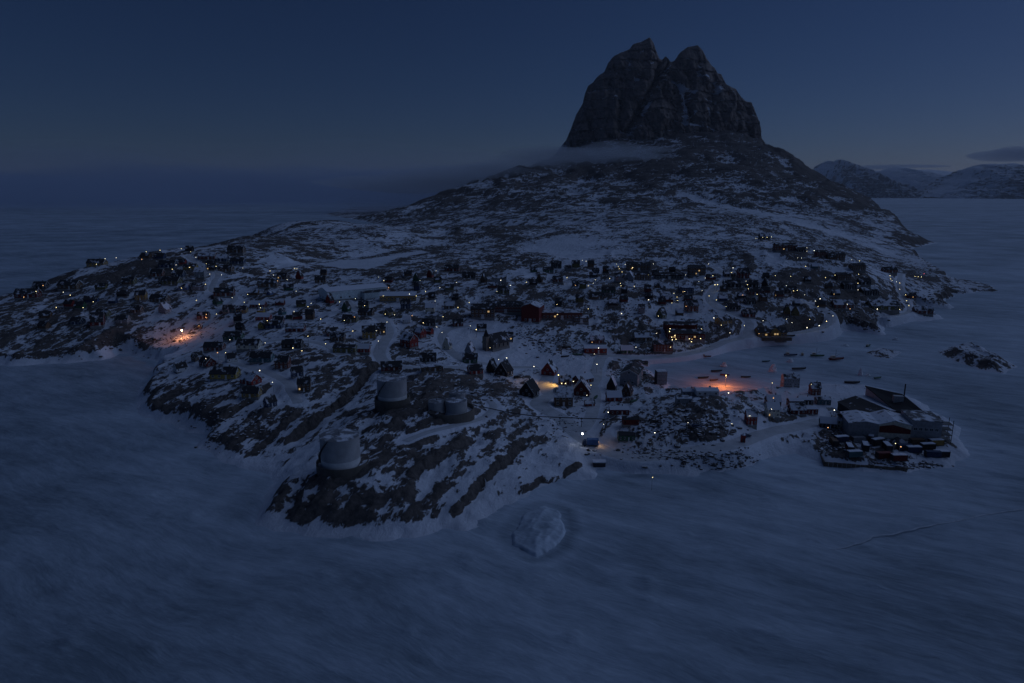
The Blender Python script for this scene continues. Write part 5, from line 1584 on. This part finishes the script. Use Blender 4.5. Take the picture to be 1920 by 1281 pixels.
# ------------------------------------------------------------------ loose boulders along the shores and waste ground
rb = np.random.RandomState(5)
bv, bf = [], []
ico = [(0, 0, 1), (.89, 0, .45), (.28, .85, .45), (-.72, .53, .45), (-.72, -.53, .45), (.28, -.85, .45), (.72, .53, -.45), (-.28, .85, -.45), (-.89, 0, -.45), (-.28, -.85, -.45), (.72, -.53, -.45), (0, 0, -1)]
icf = [(0, 1, 2), (0, 2, 3), (0, 3, 4), (0, 4, 5), (0, 5, 1), (1, 6, 2), (2, 7, 3), (3, 8, 4), (4, 9, 5), (5, 10, 1), (2, 6, 7), (3, 7, 8), (4, 8, 9), (5, 9, 10), (1, 10, 6), (11, 7, 6), (11, 8, 7), (11, 9, 8), (11, 10, 9), (11, 6, 10)]
for u, v, a, b_, n_, lo, hi in [(1260, 852, 90, 10, 150, .4, 1.3), (1340, 868, 70, 9, 130, .4, 1.2), (1190, 700, 48, 14, 150, .5, 1.3), (1235, 800, 40, 30, 110, .5, 1.6), (1330, 800, 60, 30, 130, .5, 1.7), (1560, 836, 24, 14, 90, .4, 1.1), (1700, 874, 70, 5, 110, .4, 1.2),
                                (1040, 644, 60, 16, 150, .5, 1.4), (1000, 628, 30, 14, 80, .5, 1.3), (1395, 868, 22, 26, 60, .4, 1.0), (1060, 790, 40, 26, 90, .4, 1.1), (1600, 590, 60, 26, 120, .6, 1.8), (200, 640, 150, 26, 150, .5, 1.6),
                                (430, 800, 70, 40, 120, .4, 1.2), (1250, 655, 60, 8, 70, .4, 1.1), (900, 745, 60, 30, 90, .4, 1.2), (330, 640, 34, 12, 60, .4, 1.0), (1760, 555, 60, 18, 90, .6, 1.8), (1180, 580, 60, 24, 110, .5, 1.5)]:
    for _ in range(n_):
        x, y, z = trace(u + rb.normal() * a * .6, v + rb.normal() * b_ * .6)
        x, y = x + rb.uniform(-1.2, 1.2), y + rb.uniform(-1.2, 1.2)
        z = float(ground([x], [y])[0])
        if z < .15:
            continue
        s_ = rb.uniform(lo, hi) * (1.0 if rb.rand() < .85 else 1.5) * .62
        q = rb.uniform(.65, 1.3, (12, 1)) * np.array(ico) * np.array([s_ * rb.uniform(.8, 1.5), s_ * rb.uniform(.8, 1.3), s_ * rb.uniform(.5, .9)]) + np.array([x, y, z + s_ * .15])
        o_ = len(bv)
        bv += [tuple(p) for p in q]
        bf += [tuple(i + o_ for i in t_) for t_ in icf]
m, n, l, b, out = new_mat('boulder_rock')
geo = n.new('ShaderNodeNewGeometry')
sep = n.new('ShaderNodeSeparateXYZ')
l.new(geo.outputs['Normal'], sep.inputs[0])
cap = node_math(n, l, 'MULTIPLY_ADD', node_math(n, l, 'ADD', sep.outputs[2], node_math(n, l, 'MULTIPLY', node_noise(n, l, geo.outputs['Position'], 1.5, 3), .5)), 4.0, -4.0, clamp=True)
rk_ = node_ramp(n, l, node_noise(n, l, geo.outputs['Position'], 2.0, 4), [(.3, (.055, .05, .047)), (.7, (.14, .12, .11))])
l.new(node_mix(n, l, cap, rk_, (.74, .76, .82)), b.inputs['Base Color'])
bo = link('boulders', MB().add(bv, bf).mesh('boulders', [m]))
put(bo, 'dark snow capped boulders strewn along the shores and between the houses', kind='stuff')

# ------------------------------------------------------------------ fog, cloud and air
def volume_mat(name, c, density):
    m = bpy.data.materials.new(name)
    m.use_nodes = True
    n = m.node_tree.nodes
    n.clear()
    out, v = n.new('ShaderNodeOutputMaterial'), n.new('ShaderNodeVolumePrincipled')
    v.inputs['Color'].default_value = (*c, 1)
    v.inputs['Density'].default_value = density
    v.inputs['Anisotropy'].default_value = 0.2
    m.node_tree.links.new(v.outputs[0], out.inputs['Volume'])
    return m

def puff_mesh(seed):
    """a closed, lumpy ball of radius one"""
    nu, nv = 40, 22
    th = np.linspace(0, np.pi, nv)[1:-1]
    ph = np.arange(nu) * 2 * np.pi / nu
    T, P = np.meshgrid(th, ph, indexing='ij')
    x, y, z = np.sin(T) * np.cos(P), np.sin(T) * np.sin(P), np.cos(T)
    rr = 0.62 + 0.5 * fbm(x * 1.6 + z * 1.3 + seed * 3.1 + 9, y * 1.6 + 7 + z, 3, seed)
    vs = [tuple(q) for q in np.stack([x * rr, y * rr, z * rr], -1).reshape(-1, 3)]
    k = len(th)
    vs += [(0, 0, .8), (0, 0, -.8)]
    fs = [(j * nu + i, (j + 1) * nu + i, (j + 1) * nu + (i + 1) % nu, j * nu + (i + 1) % nu) for j in range(k - 1) for i in range(nu)]
    fs += [(len(vs) - 2, i, (i + 1) % nu) for i in range(nu)] + [(len(vs) - 1, (k - 1) * nu + (i + 1) % nu, (k - 1) * nu + i) for i in range(nu)]
    me = bpy.data.meshes.new('puff')
    me.from_pydata(vs, [], fs)
    me.polygons.foreach_set('use_smooth', [True] * len(fs))
    return me
PUFFS = [puff_mesh(s_) for s_ in (1, 2, 3, 4)]

def bank(name, label, mat, puffs):
    r_ = link(name, None)
    for i, (loc, sc) in enumerate(puffs):
        me = PUFFS[i % 4]
        if not me.materials:
            me.materials.append(mat)
        o = link('puff', me, r_, mat=mat, loc=loc, rz=i * 1.3 if abs(sc[0] - sc[1]) < 1 else 0.0, scale=sc)
    put(r_, label, 'fog', kind='stuff')
    return r_

fog_m = volume_mat('mountain_fog', (0.80, 0.84, 0.90), 0.0034)
P_ = []
for u, v, d, a, b_, c in [(1180, 290, 4150, 300, 170, 60), (1095, 296, 4050, 360, 200, 62), (990, 312, 3950, 420, 240, 56), (1235, 290, 4200, 230, 120, 46), (1160, 298, 4000, 320, 150, 50), (1200, 300, 3950, 240, 130, 40), (1140, 280, 4250, 220, 140, 52), (880, 328, 3900, 520, 300, 56), (1030, 292, 4300, 360, 180, 60), (770, 345, 4200, 600, 400, 60)]:
    P_.append((at_d(u, v, d), (a, b_, c)))
bank('fog_bank', 'thin pale cloud hugging the foot of the cliffs on the left', fog_m, P_)
sea_m = volume_mat('sea_fog', (0.55, 0.64, 0.80), 0.00026)
P_ = []
rf = random.Random(3)
for i in range(22):
    y = 4300 + 11000 * (i / 22) ** 1.2
    x = -y * rf.uniform(.02, .80) + 300
    P_.append(((x, y, rf.uniform(0, 90)), (y * rf.uniform(.16, .30), y * rf.uniform(.14, .24), (0.020 + .030 * rf.random()) * y + 30)))
bank('fog_bank', 'low dark fog bank lying along the left horizon', sea_m, P_)
mist_m = volume_mat('left_mist', (0.58, 0.68, 0.86), 0.00006)  # mist added to veil the warm sky band above the left fog
bank('fog_bank', 'faint added mist veiling the warm sky above the left horizon', mist_m,
     [((-1500, 10500, 150), (3200, 2200, 640)), ((-5000, 12000, 150), (4600, 2600, 860)), ((-9500, 14500, 150), (5200, 3000, 1050)), ((-6800, 9800, 100), (3800, 2200, 720)), ((-2600, 13500, 200), (4200, 2600, 900))])
cl_m = volume_mat('evening_cloud', (0.60, 0.62, 0.68), 0.0008)
for label, puffs in (('dark lens shaped cloud above the far right mountain', [(at_d(1892, 292, 34000), (2300, 1500, 330)), (at_d(1925, 286, 34500), (1800, 1300, 330))]),
                     ('thin flat cloud streak over the far snowy plateau', [(at_d(1690, 312, 42000), (3200, 1400, 110)), (at_d(1640, 315, 42500), (2000, 1400, 90))])):
    o = bank('cloud', label, cl_m, puffs)
    o['category'] = 'cloud'

hz = MB().box(-61500, 61500, -3600, 63500, -3.5, 1240)
hm = volume_mat('air', (0.86, 0.88, 0.94), 0.000015)
ho = link('haze', hz.mesh('haze', [hm]))
put(ho, 'thin blue evening haze over the whole frozen fjord', kind='stuff')
